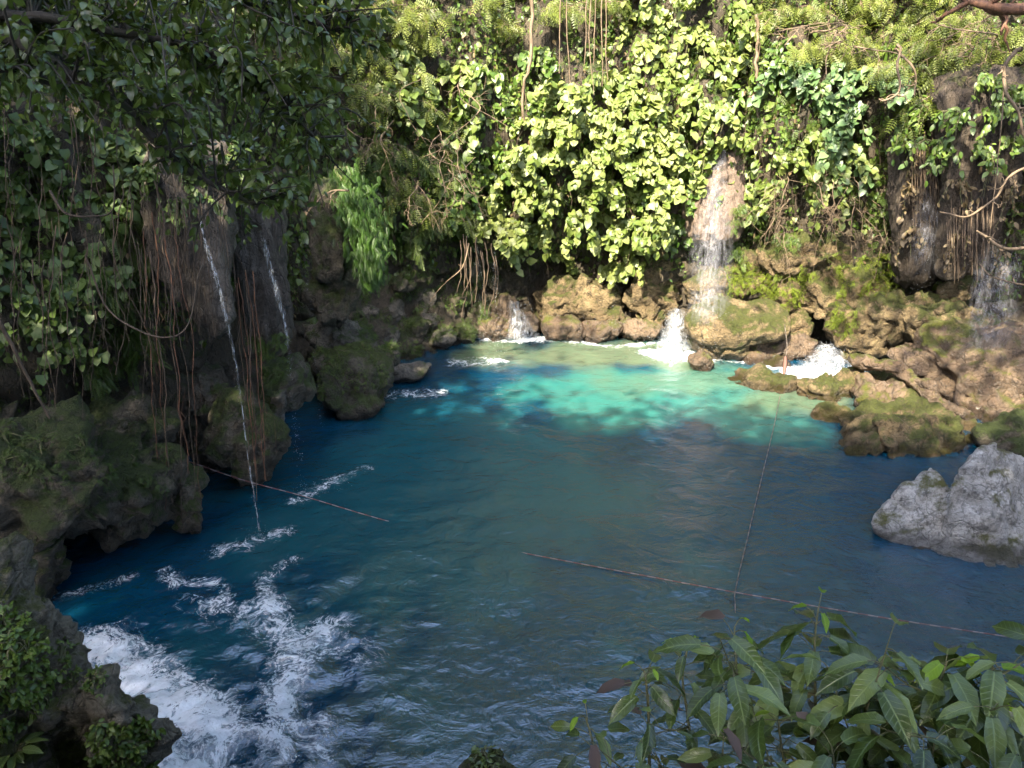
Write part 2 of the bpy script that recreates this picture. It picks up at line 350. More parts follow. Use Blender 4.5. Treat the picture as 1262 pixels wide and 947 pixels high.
#@@STRUCT
# ================================================================== SETTING
# the gorge: one sheet of terrain whose inner rim is the pool's shore and whose outer rows run to the horizon
ZL = [-3, -.8, 0, .6, 1.2, 2, 3, 4.5, 6, 8, 10]
FAR = [(5, 11.5), (14, 12.5), (60, 15), (500, 22)]
OUTER = lambda offs: [(o, z) for o, z in zip(offs, ZL)] + FAR
BANK = [(-.6, -3), (-.2, -.8), (0, 0), (.3, .7), (.5, 1.3), (.8, 2), (1.1, 2.8), (1.4, 3.4), (1.9, 3.9), (3, 4.0), (6, 4.3), (12, 8), (22, 12), (60, 15), (500, 22)]
KEYS = [
 ((-12., 1.5), OUTER([0, 0, 0, .2, .3, .4, .4, .5, 1, 1.6, 2.4])),
 ((-9.2, 5.2), OUTER([0, 0, 0, .1, .2, .3, .3, .5, .9, 1.6, 2.4])),
 ((-6.9, 7.6), OUTER([.5, .7, .9, .6, .3, .2, .1, .2, .6, 1.4, 2.4])),
 ((-5.7, 9.2), OUTER([.6, .8, .9, .9, .7, .4, -.2, -.3, .2, 1., 2.2])),
 ((-5.0, 10.4), OUTER([.5, .7, .9, 1.1, 1.1, .5, -.3, -.4, .1, 1., 2.2])),
 ((-4.8, 12.0), OUTER([0, 0, .1, .3, .5, .5, -.2, -.4, .1, 1., 2.2])),
 ((-4.3, 13.8), OUTER([-.3, -.2, 0, .2, .5, .7, .4, .0, .4, 1.1, 2.2])),
 ((-2.5, 15.9), OUTER([-.5, -.3, 0, .4, .7, .9, .8, .5, .7, 1.2, 2.2])),
 ((-1.1, 17.3), OUTER([-.4, -.2, 0, .3, .6, .7, .4, .2, .5, 1.1, 2.])),
 ((.4, 18.1), OUTER([0, 0, 0, .2, .3, -.1, -.3, -.2, .2, .8, 1.8])),
 ((2.2, 18.0), OUTER([0, 0, 0, .1, .2, .1, -.3, -.3, .2, .8, 1.8])),
 ((3.9, 17.6), OUTER([0, 0, 0, .1, .1, .0, -.2, -.3, .1, .7, 1.7])),
 ((5.4, 17.0), OUTER([0, 0, 0, .1, .1, .2, .1, -.1, .2, .7, 1.7])),
 ((6.8, 16.5), OUTER([.2, .4, .6, .8, .6, .1, .1, .1, .3, .9, 1.8])),
 ((8.6, 15.6), OUTER([0, 0, .2, .4, .5, .5, .4, .1, .3, .9, 1.8])),
 ((10.6, 14.0), OUTER([0, 0, 0, .3, .9, 1.3, 1.1, .7, .8, 1.3, 2.])),
 ((11.9, 11.5), OUTER([0, 0, 0, .3, .7, 1., 1., .9, 1., 1.5, 2.2])),
 ((12.4, 7.5), OUTER([0, 0, 0, .3, .6, .8, .9, 1., 1.2, 1.8, 2.4])),
 ((9.5, 4.2), BANK), ((5.5, 3.3), BANK), ((1.5, 3.1), BANK), ((-2., 3.0), BANK), ((-5.5, 2.2), BANK), ((-8.5, -.8), BANK), ((-12.5, -1.8), BANK),
]
def build_terrain():
    nk = len(KEYS); K = np.array([k[0] for k in KEYS]); PR = np.array([k[1] for k in KEYS])      # nk,15,2
    idx = np.arange(-2, nk+3) % nk
    segs = []                                                                                    # closed curve parameters, denser where seen
    for i in range(nk):
        L = np.linalg.norm(K[(i+1) % nk]-K[i]); step = .075 if 1 <= i <= 15 else .35
        segs.append(i+np.arange(int(L/step)+1)/(int(L/step)+1))
    u = np.concatenate(segs)
    def cyc(A, u):
        i = u.astype(int) % nk; t = (u-u.astype(int)).reshape(-1, *([1]*(A.ndim-1)))
        p0, p1, p2, p3 = A[(i-1) % nk], A[i], A[(i+1) % nk], A[(i+2) % nk]
        return .5*((2*p1)+(-p0+p2)*t+(2*p0-5*p1+4*p2-p3)*t*t+(-p0+3*p1-3*p2+p3)*t**3)
    P = cyc(K, u); e = 1e-2; T = nrm(cyc(K, (u+e) % nk)-cyc(K, (u-e) % nk)); Nn = np.stack([-T[:, 1], T[:, 0]], 1)
    for _ in range(30): Nn = nrm(Nn + .5*(np.roll(Nn, 3, 0)+np.roll(Nn, -3, 0)))
    i0 = u.astype(int) % nk; tt = (u-u.astype(int))[:, None, None]; tt = tt*tt*(3-2*tt)
    prof = PR[i0]*(1-tt)+PR[(i0+1) % nk]*tt                                                      # n,15,2
    ctr = np.array([2., 9.5]); R = nrm(P-ctr)
    vs = np.concatenate([np.linspace(0, 2, 8, endpoint=False), np.linspace(2, 10, 105, endpoint=False), np.linspace(10, 14, 16)])
    rows = []
    for v in vs:
        k = min(int(v), 13); t = v-k
        q0, q1, q2, q3 = prof[:, max(k-1, 0)], prof[:, k], prof[:, k+1], prof[:, min(k+2, 14)]
        if k < 10:
            t2 = t; q = .5*((2*q1)+(-q0+q2)*t2+(2*q0-5*q1+4*q2-q3)*t2*t2+(-q0+3*q1-3*q2+q3)*t2**3) if 0 < k < 9 else q1*(1-t)+q2*t
        else: q = q1*(1-t)+q2*t
        o, z = q[:, 0], q[:, 1]
        w = np.clip(o/7, 0, 1)[:, None]; d = nrm(Nn*(1-w)+R*w)
        rows.append(np.column_stack([P+d*o[:, None], z]))
    V = np.stack(rows, 1); n, m = V.shape[:2]; F = V.reshape(-1, 3)
    D = np.concatenate([np.repeat(Nn, m, 0), np.zeros((n*m, 1))], 1)
    z = F[:, 2]; far = np.clip((np.linalg.norm(F[:, :2]-ctr, axis=1)-16)/20, 0, 1)
    col = fbm(F*np.array([1.5, 1.5, .28]), 4); lump = fbm(F*.75+5, 3); fine = ridged(F*2.2+9, 4); kn = fbm(F*5, 3)
    hang = sstep(1.5, 3., z)
    disp = .42*lump + .30*col*hang + (.16+.14*(1-hang))*(fine-.3) + .07*kn
    amp = (1-far)*np.where((F[:, 1] < 4) & (F[:, 0] > -7.5) & (F[:, 0] < 10), .35, 1.)
    F = F - D*(disp*amp)[:, None]; F[:, 2] += amp*.22*fbm(F*1.3+33, 3) + far*1.5*fbm(F*.05, 3)
    i = np.arange(n)[:, None]; j = np.arange(m-1)[None]; i2 = (i+1) % n
    Q = np.stack([i*m+j, i*m+j+1, i2*m+j+1, i2*m+j], -1).reshape(-1, 4)
    mb = MB(); mb.add(F, Q); o = mb.build('gorge_terrain', M['cliff']); o.data.materials.append(M['soil'])
    zc = F[Q].mean(1); out = (np.linalg.norm(zc[:, :2]-ctr, axis=1) > 15.5) | (zc[:, 1] < 4.2)
    o.data.polygons.foreach_set('material_index', (out & (zc[:, 0] > -30)).astype(np.int32))
    tag(o, None, None, kind='structure')
    return F, Q
TF, TQ = build_terrain()
BV = BVHTree.FromPolygons(TF.tolist(), TQ.tolist())
def hit_px(px, py):
    r = nrm(ray(px, py)); h = BV.ray_cast(Vector(CAMP), Vector(r))
    if h[0] is None: return None
    p = np.array(h[0]); nn = np.array(h[1])
    if nn @ r > 0: nn = -nn
    return p, nn
def ground_at(x, y, top=30.):
    h = BV.ray_cast(Vector((x, y, top)), Vector((0, 0, -1)))
    return h[0].z if h[0] else 4.
# bed of the pool and the hills beyond, one wide sheet under everything
def bed():
    x = np.concatenate([[-900, -200, -60], np.linspace(-22, 22, 60), [60, 200, 900]]); y = np.concatenate([[-900, -200, -60], np.linspace(-16, 28, 60), [60, 200, 900]])
    X, Y = np.meshgrid(x, y, indexing='ij'); Z = -3.2+.3*fbm(np.column_stack([X.ravel()*.3, Y.ravel()*.3, 0*X.ravel()]), 3)
    n, m = X.shape; i = np.arange(n-1)[:, None]*m; j = np.arange(m-1)[None]
    mb = MB(); mb.add(np.column_stack([X.ravel(), Y.ravel(), Z]), np.stack([i+j, i+m+j, i+m+j+1, i+j+1], -1).reshape(-1, 4))
    tag(mb.build('ground', M['soil']), None, None, kind='structure')
bed()

# water ------------------------------------------------------------------
def seg_dist(X, path):
    d = np.full(len(X), 1e9); P = np.asarray(path, float)
    for a, b in zip(P[:-1], P[1:]):
        ab = b-a; t = np.clip(((X-a) @ ab)/(ab @ ab), 0, 1); d = np.minimum(d, np.linalg.norm(X-(a+t[:, None]*ab), axis=1))
    return d
FOAM = []                                                        # (path in photo measure, width m, strength)
FOAM += [([(120, 800), (170, 840), (230, 880), (262, 900)], .36, 1.04), ([(150, 860), (195, 925), (235, 960)], .42, .96), ([(240, 905), (310, 905), (350, 915)], .28, .72),
         ([(340, 920), (350, 860), (365, 800), (400, 775)], .27, .84), ([(365, 800), (345, 770), (330, 745)], .2, .78), ([(330, 930), (380, 945), (400, 900)], .22, .66),
         ([(330, 740), (325, 715), (360, 690)], .12, .6), ([(205, 705), (215, 720), (260, 715), (280, 740)], .13, .6), ([(50, 745), (110, 728), (160, 712)], .12, .56), ([(245, 740), (330, 770), (395, 800)], .26, .58),
         ([(270, 680), (310, 670), (350, 655)], .17, .60), ([(365, 618), (395, 600), (450, 580)], .16, .61), ([(485, 487), (540, 485)], .28, .62),
         ([(565, 448), (600, 445)], .34, .66), ([(612, 445), (620, 446)], .12, 1.0), ([(600, 418), (660, 420), (700, 416)], .22, 1.1), ([(700, 420), (760, 428), (810, 422)], .16, .85),
         ([(805, 436), (840, 440), (880, 440)], .30, 1.35), ([(880, 440), (915, 445)], .22, .95), ([(980, 462), (1060, 465)], .38, 1.2), ([(940, 452), (985, 455)], .2, .8),
         ([(420, 790), (450, 810)], .25, .45)]
def water():
    x = np.arange(-14, 13.6, .05); y = np.concatenate([np.arange(-2, 4, .2), np.arange(4, 19.2, .05)])
    X, Y = np.meshgrid(x, y, indexing='ij'); XY = np.column_stack([X.ravel(), Y.ravel()]); n, m = X.shape
    foam = np.zeros(len(XY))
    for path, w, s in FOAM:
        pw = [on_z(*q)[:2] for q in path]; d = seg_dist(XY, pw)
        foam = np.maximum(foam, s*np.exp(-(d/w)**2*.8))
    P3 = np.column_stack([XY, np.zeros(len(XY))])
    wv = .024*fbm(P3*np.array([1.2, 1.6, 1]), 4) + .010*ridged(P3*np.array([2.2, 3.2, 1])+4, 3)
    rapid = np.exp(-(seg_dist(XY, [on_z(140, 820)[:2], on_z(260, 920)[:2], on_z(370, 880)[:2], on_z(360, 790)[:2]])/1.1)**2)
    wv += rapid*.055*fbm(P3*2.2+8, 4) + np.minimum(foam, 1.3)*.05*(fbm(P3*6+3, 3)+.4)
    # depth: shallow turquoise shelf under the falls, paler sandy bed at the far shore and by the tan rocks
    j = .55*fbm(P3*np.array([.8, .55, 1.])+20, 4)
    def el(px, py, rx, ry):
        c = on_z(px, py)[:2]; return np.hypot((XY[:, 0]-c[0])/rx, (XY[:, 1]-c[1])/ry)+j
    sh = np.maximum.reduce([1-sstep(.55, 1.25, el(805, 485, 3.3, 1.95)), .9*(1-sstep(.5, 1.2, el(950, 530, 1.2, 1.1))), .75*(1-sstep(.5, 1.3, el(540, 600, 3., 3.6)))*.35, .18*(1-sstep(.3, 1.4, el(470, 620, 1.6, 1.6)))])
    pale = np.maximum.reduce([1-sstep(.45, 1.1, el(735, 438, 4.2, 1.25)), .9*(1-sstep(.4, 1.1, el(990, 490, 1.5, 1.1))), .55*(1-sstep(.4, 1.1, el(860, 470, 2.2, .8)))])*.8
    i = np.arange(n-1)[:, None]*m; k = np.arange(m-1)[None]
    mb = MB(); mb.add(np.column_stack([XY, wv]), np.stack([i+k, i+m+k, i+m+k+1, i+k+1], -1).reshape(-1, 4))
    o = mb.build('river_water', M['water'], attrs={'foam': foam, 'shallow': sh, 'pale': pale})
    tag(o, None, None, kind='structure')
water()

# ================================================================== ROCKS
def remesh(lobes, voxel):
    """one closed skin round overlapping lobes (centre, radii, yaw, tilt)"""
    bm = lobes if isinstance(lobes, bmesh.types.BMesh) else bmesh.new()
    for c, r, *rot in ([] if isinstance(lobes, bmesh.types.BMesh) else lobes):
        rz = rot[0] if rot else 0; rx = rot[1] if len(rot) > 1 else 0
        Mx = Matrix.Translation(Vector([float(x) for x in c])) @ Matrix.Rotation(rz, 4, 'Z') @ Matrix.Rotation(rx, 4, 'Y') @ Matrix.Diagonal((*[float(x) for x in r], 1))
        bmesh.ops.create_icosphere(bm, subdivisions=4, radius=1, matrix=Mx)
    me = bpy.data.meshes.new('skin'); bm.to_mesh(me); bm.free()
    o = bpy.data.objects.new('skin', me); COL.objects.link(o)
    md = o.modifiers.new('r', 'REMESH'); md.mode = 'VOXEL'; md.voxel_size = voxel
    ev = o.evaluated_get(bpy.context.evaluated_depsgraph_get()); m2 = ev.to_mesh()
    V = np.empty(len(m2.vertices)*3, np.float32); m2.vertices.foreach_get('co', V); V = V.reshape(-1, 3).astype(float)
    Nv = np.empty(len(m2.vertices)*3, np.float32); m2.vertices.foreach_get('normal', Nv); Nv = Nv.reshape(-1, 3).astype(float)
    F = [list(p.vertices) for p in m2.polygons]; ev.to_mesh_clear(); bpy.data.objects.remove(o); bpy.data.meshes.remove(me)
    return V, Nv, F
def put_faces(mb, V, F):
    q = np.array([f for f in F if len(f) == 4], int).reshape(-1, 4); t = np.array([f for f in F if len(f) == 3], int).reshape(-1, 3)
    mb.add(V, [q, t])
def facet(V, c, r, k, seed, lo=.62, hi=.95):
    """knock K flat faces off a lump"""
    g = np.random.default_rng(seed); Q = (V-c)/r
    for _ in range(k):
        d = nrm(g.normal(size=3)); h = g.uniform(lo, hi); s = Q @ d; Q = Q - np.where(s > h, (s-h)*.88, 0)[:, None]*d
    return c+Q*r
def rock(label, lobes, mat, group=None, seed=0, rough=.10, fr=1.6, voxel=.05, facets=0, name='rock', lo=.62, hi=.95, cat='rock', strat=0.):
    V, Nv, F = remesh(lobes, voxel)
    c = (V.max(0)+V.min(0))/2; r = (V.max(0)-V.min(0))/2
    if facets: V = facet(V, c, r, facets, seed, lo, hi)
    q = V*fr + seed*7.7
    rough *= 1.35; V = V + np.stack([pn(q*.9+11), pn(q*.9+31), pn(q*.9+51)], 1)*rough*1.3; q = V*fr + seed*7.7
    d = rough*(.8*fbm(q, 3)+.75*(ridged(q*1.7, 5)-.35)) + rough*.22*fbm(q*6, 4) - rough*.9*np.clip(.14-np.abs(pn(q*1.3+70)), 0, 1)*5
    d += rough*.9*(np.abs(fbm(q*.8+50,3))-.35)*1.2
    if strat: d += strat*np.abs(pn(V*np.array([.6, .6, 5.])+seed))*1.5
    V = V+Nv*d[:, None]
    mb = MB(); put_faces(mb, V, F); o = mb.build(name, M[mat]); base = np.array([c[0], c[1], V[:, 2].min()]); local(o, base)
    return tag(o, label, cat, group)
def hull_rock(label, groups, mat, **kw):
    """an angular boulder: closed hulls round measured points, grown together"""
    bm = bmesh.new()
    for g in groups:
        vs = [bm.verts.new([float(x) for x in on_y(*q)]) for q in g]; bmesh.ops.convex_hull(bm, input=vs)
    bmesh.ops.delete(bm, geom=[v for v in bm.verts if not v.link_faces], context='VERTS')
    return rock(label, bm, mat, **kw)
def lobe(x0, y0, x1, y1, Y, dep=1., yaw=0, tilt=0):
    """a lobe that spans a measured box at distance Y"""
    c = on_y((x0+x1)/2, (y0+y1)/2, Y); k = (c-CAMP) @ VD
    return (c, ((x1-x0)/2/FPX*k, (x1-x0)/2/FPX*k*dep, (y1-y0)/2/FPX*k/.96), yaw, tilt)
L = lobe
# left: the undercut ledge over the dark water, the rocks under the tufa curtains, the mossy boulders
rock('big overhanging brown rock ledge undercut above dark water', [L(-80, 520, 150, 680, 8.0, .7), L(40, 540, 215, 672, 8.6, .6), L(150, 560, 248, 655, 8.9, .6), L(60, 500, 200, 590, 9.3, .7), L(-90, 480, 60, 610, 8.6, .7)], 'rock_dark', seed=1, rough=.15, fr=1.5, voxel=.045)
rock('mossy green rock foot below the ledge in the recess', [L(-20, 640, 75, 770, 7.7, .8), L(-60, 600, 40, 720, 7.9, .8)], 'rock_dark', seed=2, rough=.10, fr=2., voxel=.045)
rock('small wet rock knob hanging at tip of the ledge', [L(215, 590, 250, 668, 8.95, .8)], 'rock_dark', seed=3, rough=.06, fr=3, voxel=.03)
rock('tall rounded olive boulder behind the hanging roots', [L(262, 480, 345, 600, 10.3, .8), L(285, 520, 350, 585, 10.4, .8)], 'rock_dark', seed=4, rough=.08, fr=2., voxel=.04)
rock('grey stone block in the root cave', [L(230, 470, 300, 590, 10.9, .7)], 'rock_bare', seed=5, rough=.1, fr=2., voxel=.04, facets=5)
rock('rounded olive boulder under the second tufa curtain', [L(322, 440, 388, 505, 11.3, .9), L(318, 455, 360, 510, 11.1, .8)], 'rock_dark', seed=6, rough=.07, fr=2., voxel=.04)
rock('pale scarred rock below the thin falling streams', [L(318, 470, 362, 520, 11.0, .8)], 'rock_bare', seed=7, rough=.08, fr=2.5, voxel=.035, facets=6)
rock('large green mossy boulder at the edge of the blue pool', [L(385, 425, 485, 505, 13.4, .9), L(420, 440, 482, 498, 13.3, .9), L(390, 470, 480, 512, 13.2, .8)], 'rock_dark', seed=8, rough=.08, fr=1.7, voxel=.045, facets=4, lo=.8)
rock('small bright mossy hump beside the large mossy boulder', [L(455, 425, 495, 458, 13.9, .9)], 'rock_dark', seed=9, rough=.05, fr=2.5, voxel=.035)
rock('slanting grey slab behind the large mossy boulder', [L(375, 390, 450, 450, 14.2, .9), L(400, 400, 470, 440, 14.4, .8)], 'rock_bare', seed=10, rough=.09, fr=1.8, voxel=.045, facets=8)
rock('flat white-edged stone at waterline beyond the mossy boulder', [L(470, 447, 532, 466, 14.9, .8)], 'rock_bare', seed=11, rough=.05, fr=2.5, voxel=.035, facets=6)
rock('round moss-covered bulge under the bright fern', [L(385, 315, 450, 390, 13.6, .9), L(375, 340, 430, 400, 13.4, .8)], 'rock_dark', seed=12, rough=.1, fr=1.8, voxel=.05)
# rubble slope, far left
rub = [(495, 395, 530, 425), (525, 405, 560, 435), (555, 395, 585, 420), (500, 355, 540, 390), (545, 350, 580, 385), (470, 370, 500, 405), (580, 370, 610, 405), (520, 430, 548, 450), (548, 425, 580, 445), (440, 375, 470, 405), (590, 335, 620, 370), (560, 320, 595, 350), (480, 330, 515, 360), (515, 380, 545, 405), (490, 425, 520, 448), (575, 405, 600, 425), (430, 400, 460, 425), (462, 405, 492, 430)]
RUB = []
for k, (a, b, c, d) in enumerate(rub):
    h = hit_px((a+c)/2, (b+d)/2); Y = h[0][1]+.10
    RUB.append(rock('', [L(a-3, b-3, c+3, d+3, Y, 1., random.uniform(-.6, .6), random.uniform(-.4, .4))], 'rock_bare' if k % 2 else 'rock_dark', 'rubble stones on the slope below the far left cliff', 20+k, .06, 2.4, .045, 8, 'rubble_stone', .5, .85, 'stone'))
# far shore: rocks under the wall, by the falls
rock('dark wet rock at the foot of the small left cascade', [L(590, 385, 660, 420, 17.6, .6), L(600, 365, 640, 410, 17.8, .6)], 'rock_wet', seed=50, rough=.08, fr=2., voxel=.05)
rock('big tan rock bulge with leaf shadows under the bright creeper', [L(655, 335, 740, 415, 18.0, .6), L(700, 350, 770, 415, 18.0, .6)], 'rock_tan', seed=51, rough=.12, fr=1.7, voxel=.05)
rock('mossy tan rock pillar beside the white gush', [L(770, 330, 840, 410, 17.7, .6), L(790, 300, 850, 370, 17.8, .6)], 'rock_tan', seed=52, rough=.12, fr=1.7, voxel=.05)
for a, b, l in ((668, 720, 'low wet dark stone at the waterline under the leaf-shadowed bulge'), (712, 770, 'middle wet dark stone at the waterline under the wall'), (760, 815, 'wet dark stone at the waterline left of the white gush')):
    rock(l, [L(a, 392, b, 422, 17.5, .7)], 'rock_wet', 'wet stones along the far waterline', seed=a, rough=.06, fr=2.4, voxel=.05)
rock('large smooth pinkish-brown boulder beneath the tall fall', [L(845, 372, 945, 428, 16.3, .9), L(880, 375, 975, 425, 16.2, .9), L(850, 395, 930, 445, 16.4, .9)], 'rock_tan', seed=55, rough=.06, fr=1.4, voxel=.05)
rock('dark cave rock under the smooth boulder', [L(885, 405, 985, 462, 16.4, .7), L(930, 400, 1000, 460, 16.3, .7)], 'rock_wet', seed=56, rough=.1, fr=1.8, voxel=.05)
rock('small red-brown rock in the foam in front of the fall', [L(848, 433, 878, 460, 15.5, .9)], 'rock_wet', seed=57, rough=.04, fr=3., voxel=.03)
rock('green mossy rock head above the smooth boulder', [L(845, 330, 905, 385, 17.2, .8), L(895, 310, 945, 370, 17.1, .8)], 'rock_tan', seed=58, rough=.1, fr=1.9, voxel=.05)
rock('broad overhanging rock roof above the cave cascade', [L(930, 290, 1060, 345, 16.8, .6), L(1000, 320, 1100, 400, 16.4, .6), L(940, 330, 1010, 390, 16.8, .6)], 'rock_tan', seed=59, rough=.14, fr=1.5, voxel=.055)
rock('rounded rock jamb left of the cave cascade', [L(940, 375, 1000, 460, 16.6, .7)], 'rock_tan', seed=60, rough=.08, fr=2., voxel=.05)
rock('long tan rock bulge right of the cave cascade', [L(1020, 370, 1110, 440, 15.9, .7), L(1070, 360, 1170, 420, 15.5, .7), L(1110, 370, 1220, 430, 15., .7)], 'rock_tan', seed=61, rough=.13, fr=1.6, voxel=.055)
rock('mossy knob beside the far falling veil', [L(1160, 335, 1200, 378, 15.4, .9)], 'rock_tan', seed=62, rough=.07, fr=2.4, voxel=.04)
rock('wet stone inside the cave cascade', [L(985, 425, 1010, 458, 16.0, .9)], 'rock_wet', seed=63, rough=.05, fr=3., voxel=.04)
rock('small dark stone left of the cave cascade', [L(940, 440, 975, 462, 15.7, .9)], 'rock_wet', seed=64, rough=.05, fr=3., voxel=.04)
rock('yellow flat-topped rock in the shallows beside the hanging rope', [L(900, 456, 965, 488, 14.6, .9), L(925, 460, 985, 485, 14.5, .9)], 'rock_tan', seed=65, rough=.07, fr=2.2, voxel=.04, facets=3, lo=.75)
rock('pale yellow rock before the cave cascade', [L(985, 462, 1045, 500, 14.0, .9), L(1025, 455, 1075, 490, 14.1, .9)], 'rock_tan', seed=66, rough=.09, fr=2.1, voxel=.04, facets=5, lo=.7)
rock('low cream rock at the tip of the shelf', [L(1000, 502, 1050, 535, 12.9, .9)], 'rock_tan', seed=67, rough=.06, fr=2.2, voxel=.04)
hull_rock('long undercut tan rock shelf with white lichen spots', [
    [(1026, 548, 11.7), (1040, 520, 12.2), (1100, 508, 12.6), (1118, 520, 11.9), (1120, 566, 11.3), (1040, 562, 11.4), (1060, 540, 13.2)],
    [(1085, 520, 11.7), (1100, 505, 12.4), (1160, 500, 12.8), (1185, 515, 12.0), (1195, 545, 11.5), (1190, 566, 11.2), (1095, 568, 11.2), (1150, 540, 13.4)],
    [(1030, 512, 12.7), (1060, 496, 12.9), (1130, 488, 13.2), (1150, 500, 12.7), (1140, 530, 12.2), (1045, 530, 12.3), (1100, 540, 13.8)],
    [(1150, 522, 12.2), (1200, 515, 12.6), (1220, 535, 12.2), (1215, 560, 11.6), (1160, 560, 11.6), (1200, 550, 13.2)]], 'rock_tan', seed=68, rough=.085, fr=1.9, voxel=.04)
rock('red-brown wet rock between shelf and slope', [L(1050, 465, 1130, 515, 13.5, .8), L(1090, 470, 1165, 525, 13.4, .8)], 'rock_wet', seed=69, rough=.09, fr=2., voxel=.045)
rock('mossy block behind the wet log', [L(1065, 450, 1110, 490, 14.0, .8)], 'rock_tan', seed=70, rough=.06, fr=2.4, voxel=.04)
rock('big sloping rock apron under the far veil streaked by branch shadows', [L(1130, 400, 1265, 490, 14.0, .8), L(1180, 400, 1320, 520, 13.6, .8), L(1100, 425, 1200, 480, 14.2, .7), L(1170, 450, 1260, 530, 13.3, .7)], 'rock_wet', seed=71, rough=.11, fr=1.5, voxel=.055)
rock('dark rounded rock in the shade under the apron', [L(1190, 480, 1330, 570, 12.9, .7)], 'rock_wet', seed=72, rough=.08, fr=1.8, voxel=.05)
rock('olive mossy boulder behind the big grey boulder', [L(1215, 518, 1310, 590, 11.6, .9)], 'rock_dark', seed=73, rough=.10, fr=1.8, voxel=.045)
hull_rock('big pale grey boulder with a lichen-covered peak', [
    [(1222, 546, 9.1), (1198, 556, 9.0), (1246, 562, 9.3), (1168, 598, 8.75), (1214, 612, 8.62), (1160, 676, 8.55), (1232, 660, 8.45), (1300, 700, 8.6), (1310, 600, 9.6), (1175, 620, 9.9), (1160, 740, 8.6), (1300, 760, 8.6), (1180, 700, 9.9)],
    [(1074, 646, 8.95), (1082, 632, 9.0), (1112, 600, 9.1), (1150, 577, 9.3), (1166, 598, 8.95), (1162, 690, 8.5), (1108, 670, 8.75), (1136, 596, 9.9), (1092, 640, 9.8), (1084, 690, 8.95), (1150, 720, 8.6)],
    [(1140, 672, 8.65), (1160, 690, 8.42), (1210, 702, 8.25), (1262, 710, 8.08), (1345, 722, 8.0), (1345, 668, 8.5), (1240, 655, 8.6), (1180, 660, 8.75), (1262, 740, 8.2), (1345, 760, 8.1), (1250, 700, 9.4)],
    [(1262, 596, 9.2), (1350, 570, 9.6), (1350, 680, 8.6), (1250, 690, 8.75), (1290, 630, 8.7), (1360, 720, 9.6), (1270, 640, 9.9), (1240, 620, 9.0)]], 'rock_grey', seed=74, rough=.038, fr=1.9, voxel=.028)
rock('brown skirt of stone just under water at the foot of the grey boulder', [L(1045, 650, 1250, 712, 9.0, .6)], 'rock_wet', seed=75, rough=.05, fr=2.4, voxel=.04)
# near left outcrop and the small stone at the lower edge
rock('near dark mossy outcrop rising beside white rapids', [L(-180, 680, 60, 960, 3.9, .9), L(-120, 740, 125, 1100, 4.0, .9), L(30, 800, 165, 1050, 4.1, .8), L(100, 815, 200, 1100, 4.0, .8), L(-90, 665, 20, 850, 4.1, .9), L(15, 735, 100, 900, 4.1, .9)], 'outcrop', seed=76, rough=.085, fr=2.8, voxel=.025, facets=6, lo=.75, name='rock_outcrop')
rock('small mossy stone tip at the lower edge of the water', [L(570, 925, 640, 1000, 3.4, .9)], 'outcrop', seed=77, rough=.04, fr=4, voxel=.02)
# tufa curtains
def curtain(label, keys, mat, seed, group='hanging tufa curtains'):
    """a drapery of tufa hung from the wall: keys = (px, py, Y, half width px, depth ratio)"""
    lb = []
    K = smooth_path(keys, 34)
    for px, py, Y, hw, dr in K:
        c = on_y(px, py, Y); k = (c-CAMP) @ VD; r = hw/FPX*k
        lb.append((c, (r, r*dr, max(r*.5, .18)), 0, 0))
    V, Nv, F = remesh(lb, .045)
    fl = fbm(V*np.array([3.2, 3.2, .35])+seed, 3); V = V+Nv*(.17*fl+.09*ridged(V*np.array([6, 6, .7])+seed, 3)+.03*fbm(V*8, 3))[:, None]
    mb = MB(); put_faces(mb, V, F); o = mb.build('tufa_curtain', M[mat]); local(o, (*V.mean(0)[:2], V[:, 2].min()))
    return tag(o, label, 'rock formation', group)
curtain('broad grey-pink tufa curtain flecked with sunlight behind hanging roots', [(240, 200, 10.0, 46, .8), (232, 270, 9.8, 48, .8), (240, 330, 9.6, 40, .75), (258, 375, 9.5, 26, .7), (264, 392, 9.5, 15, .7)], 'tufa', 81)
curtain('narrow grey tufa curtain with a thin stream on its edge', [(318, 240, 10.9, 26, .8), (322, 310, 10.8, 27, .8), (328, 380, 10.7, 26, .7), (332, 410, 10.7, 18, .7)], 'tufa', 82)
curtain('pink tufa cone wetted by the tall fall', [(884, 150, 17.6, 20, .8), (884, 200, 17.4, 27, .9), (882, 250, 17.2, 36, .9), (880, 282, 17.1, 34, .9)], 'tufa_pink', 83)
curtain('dark fluted tufa curtain right of the twig tangle', [(1150, 170, 16.0, 50, .6), (1140, 230, 15.8, 42, .6), (1135, 300, 15.7, 35, .6), (1130, 340, 15.7, 22, .6)], 'tufa_brown', 84)
curtain('mossy fluted tufa curtain at the far right edge', [(1210, 120, 15.2, 60, .6), (1205, 200, 15.0, 45, .6), (1190, 290, 14.9, 30, .6), (1180, 330, 14.9, 18, .6)], 'tufa_brown', 85)
curtain('brown root-matted tufa fold beside the bright fern', [(408, 240, 13.4, 18, .8), (410, 290, 13.3, 20, .8), (405, 330, 13.2, 16, .8)], 'rock_dark', 86)
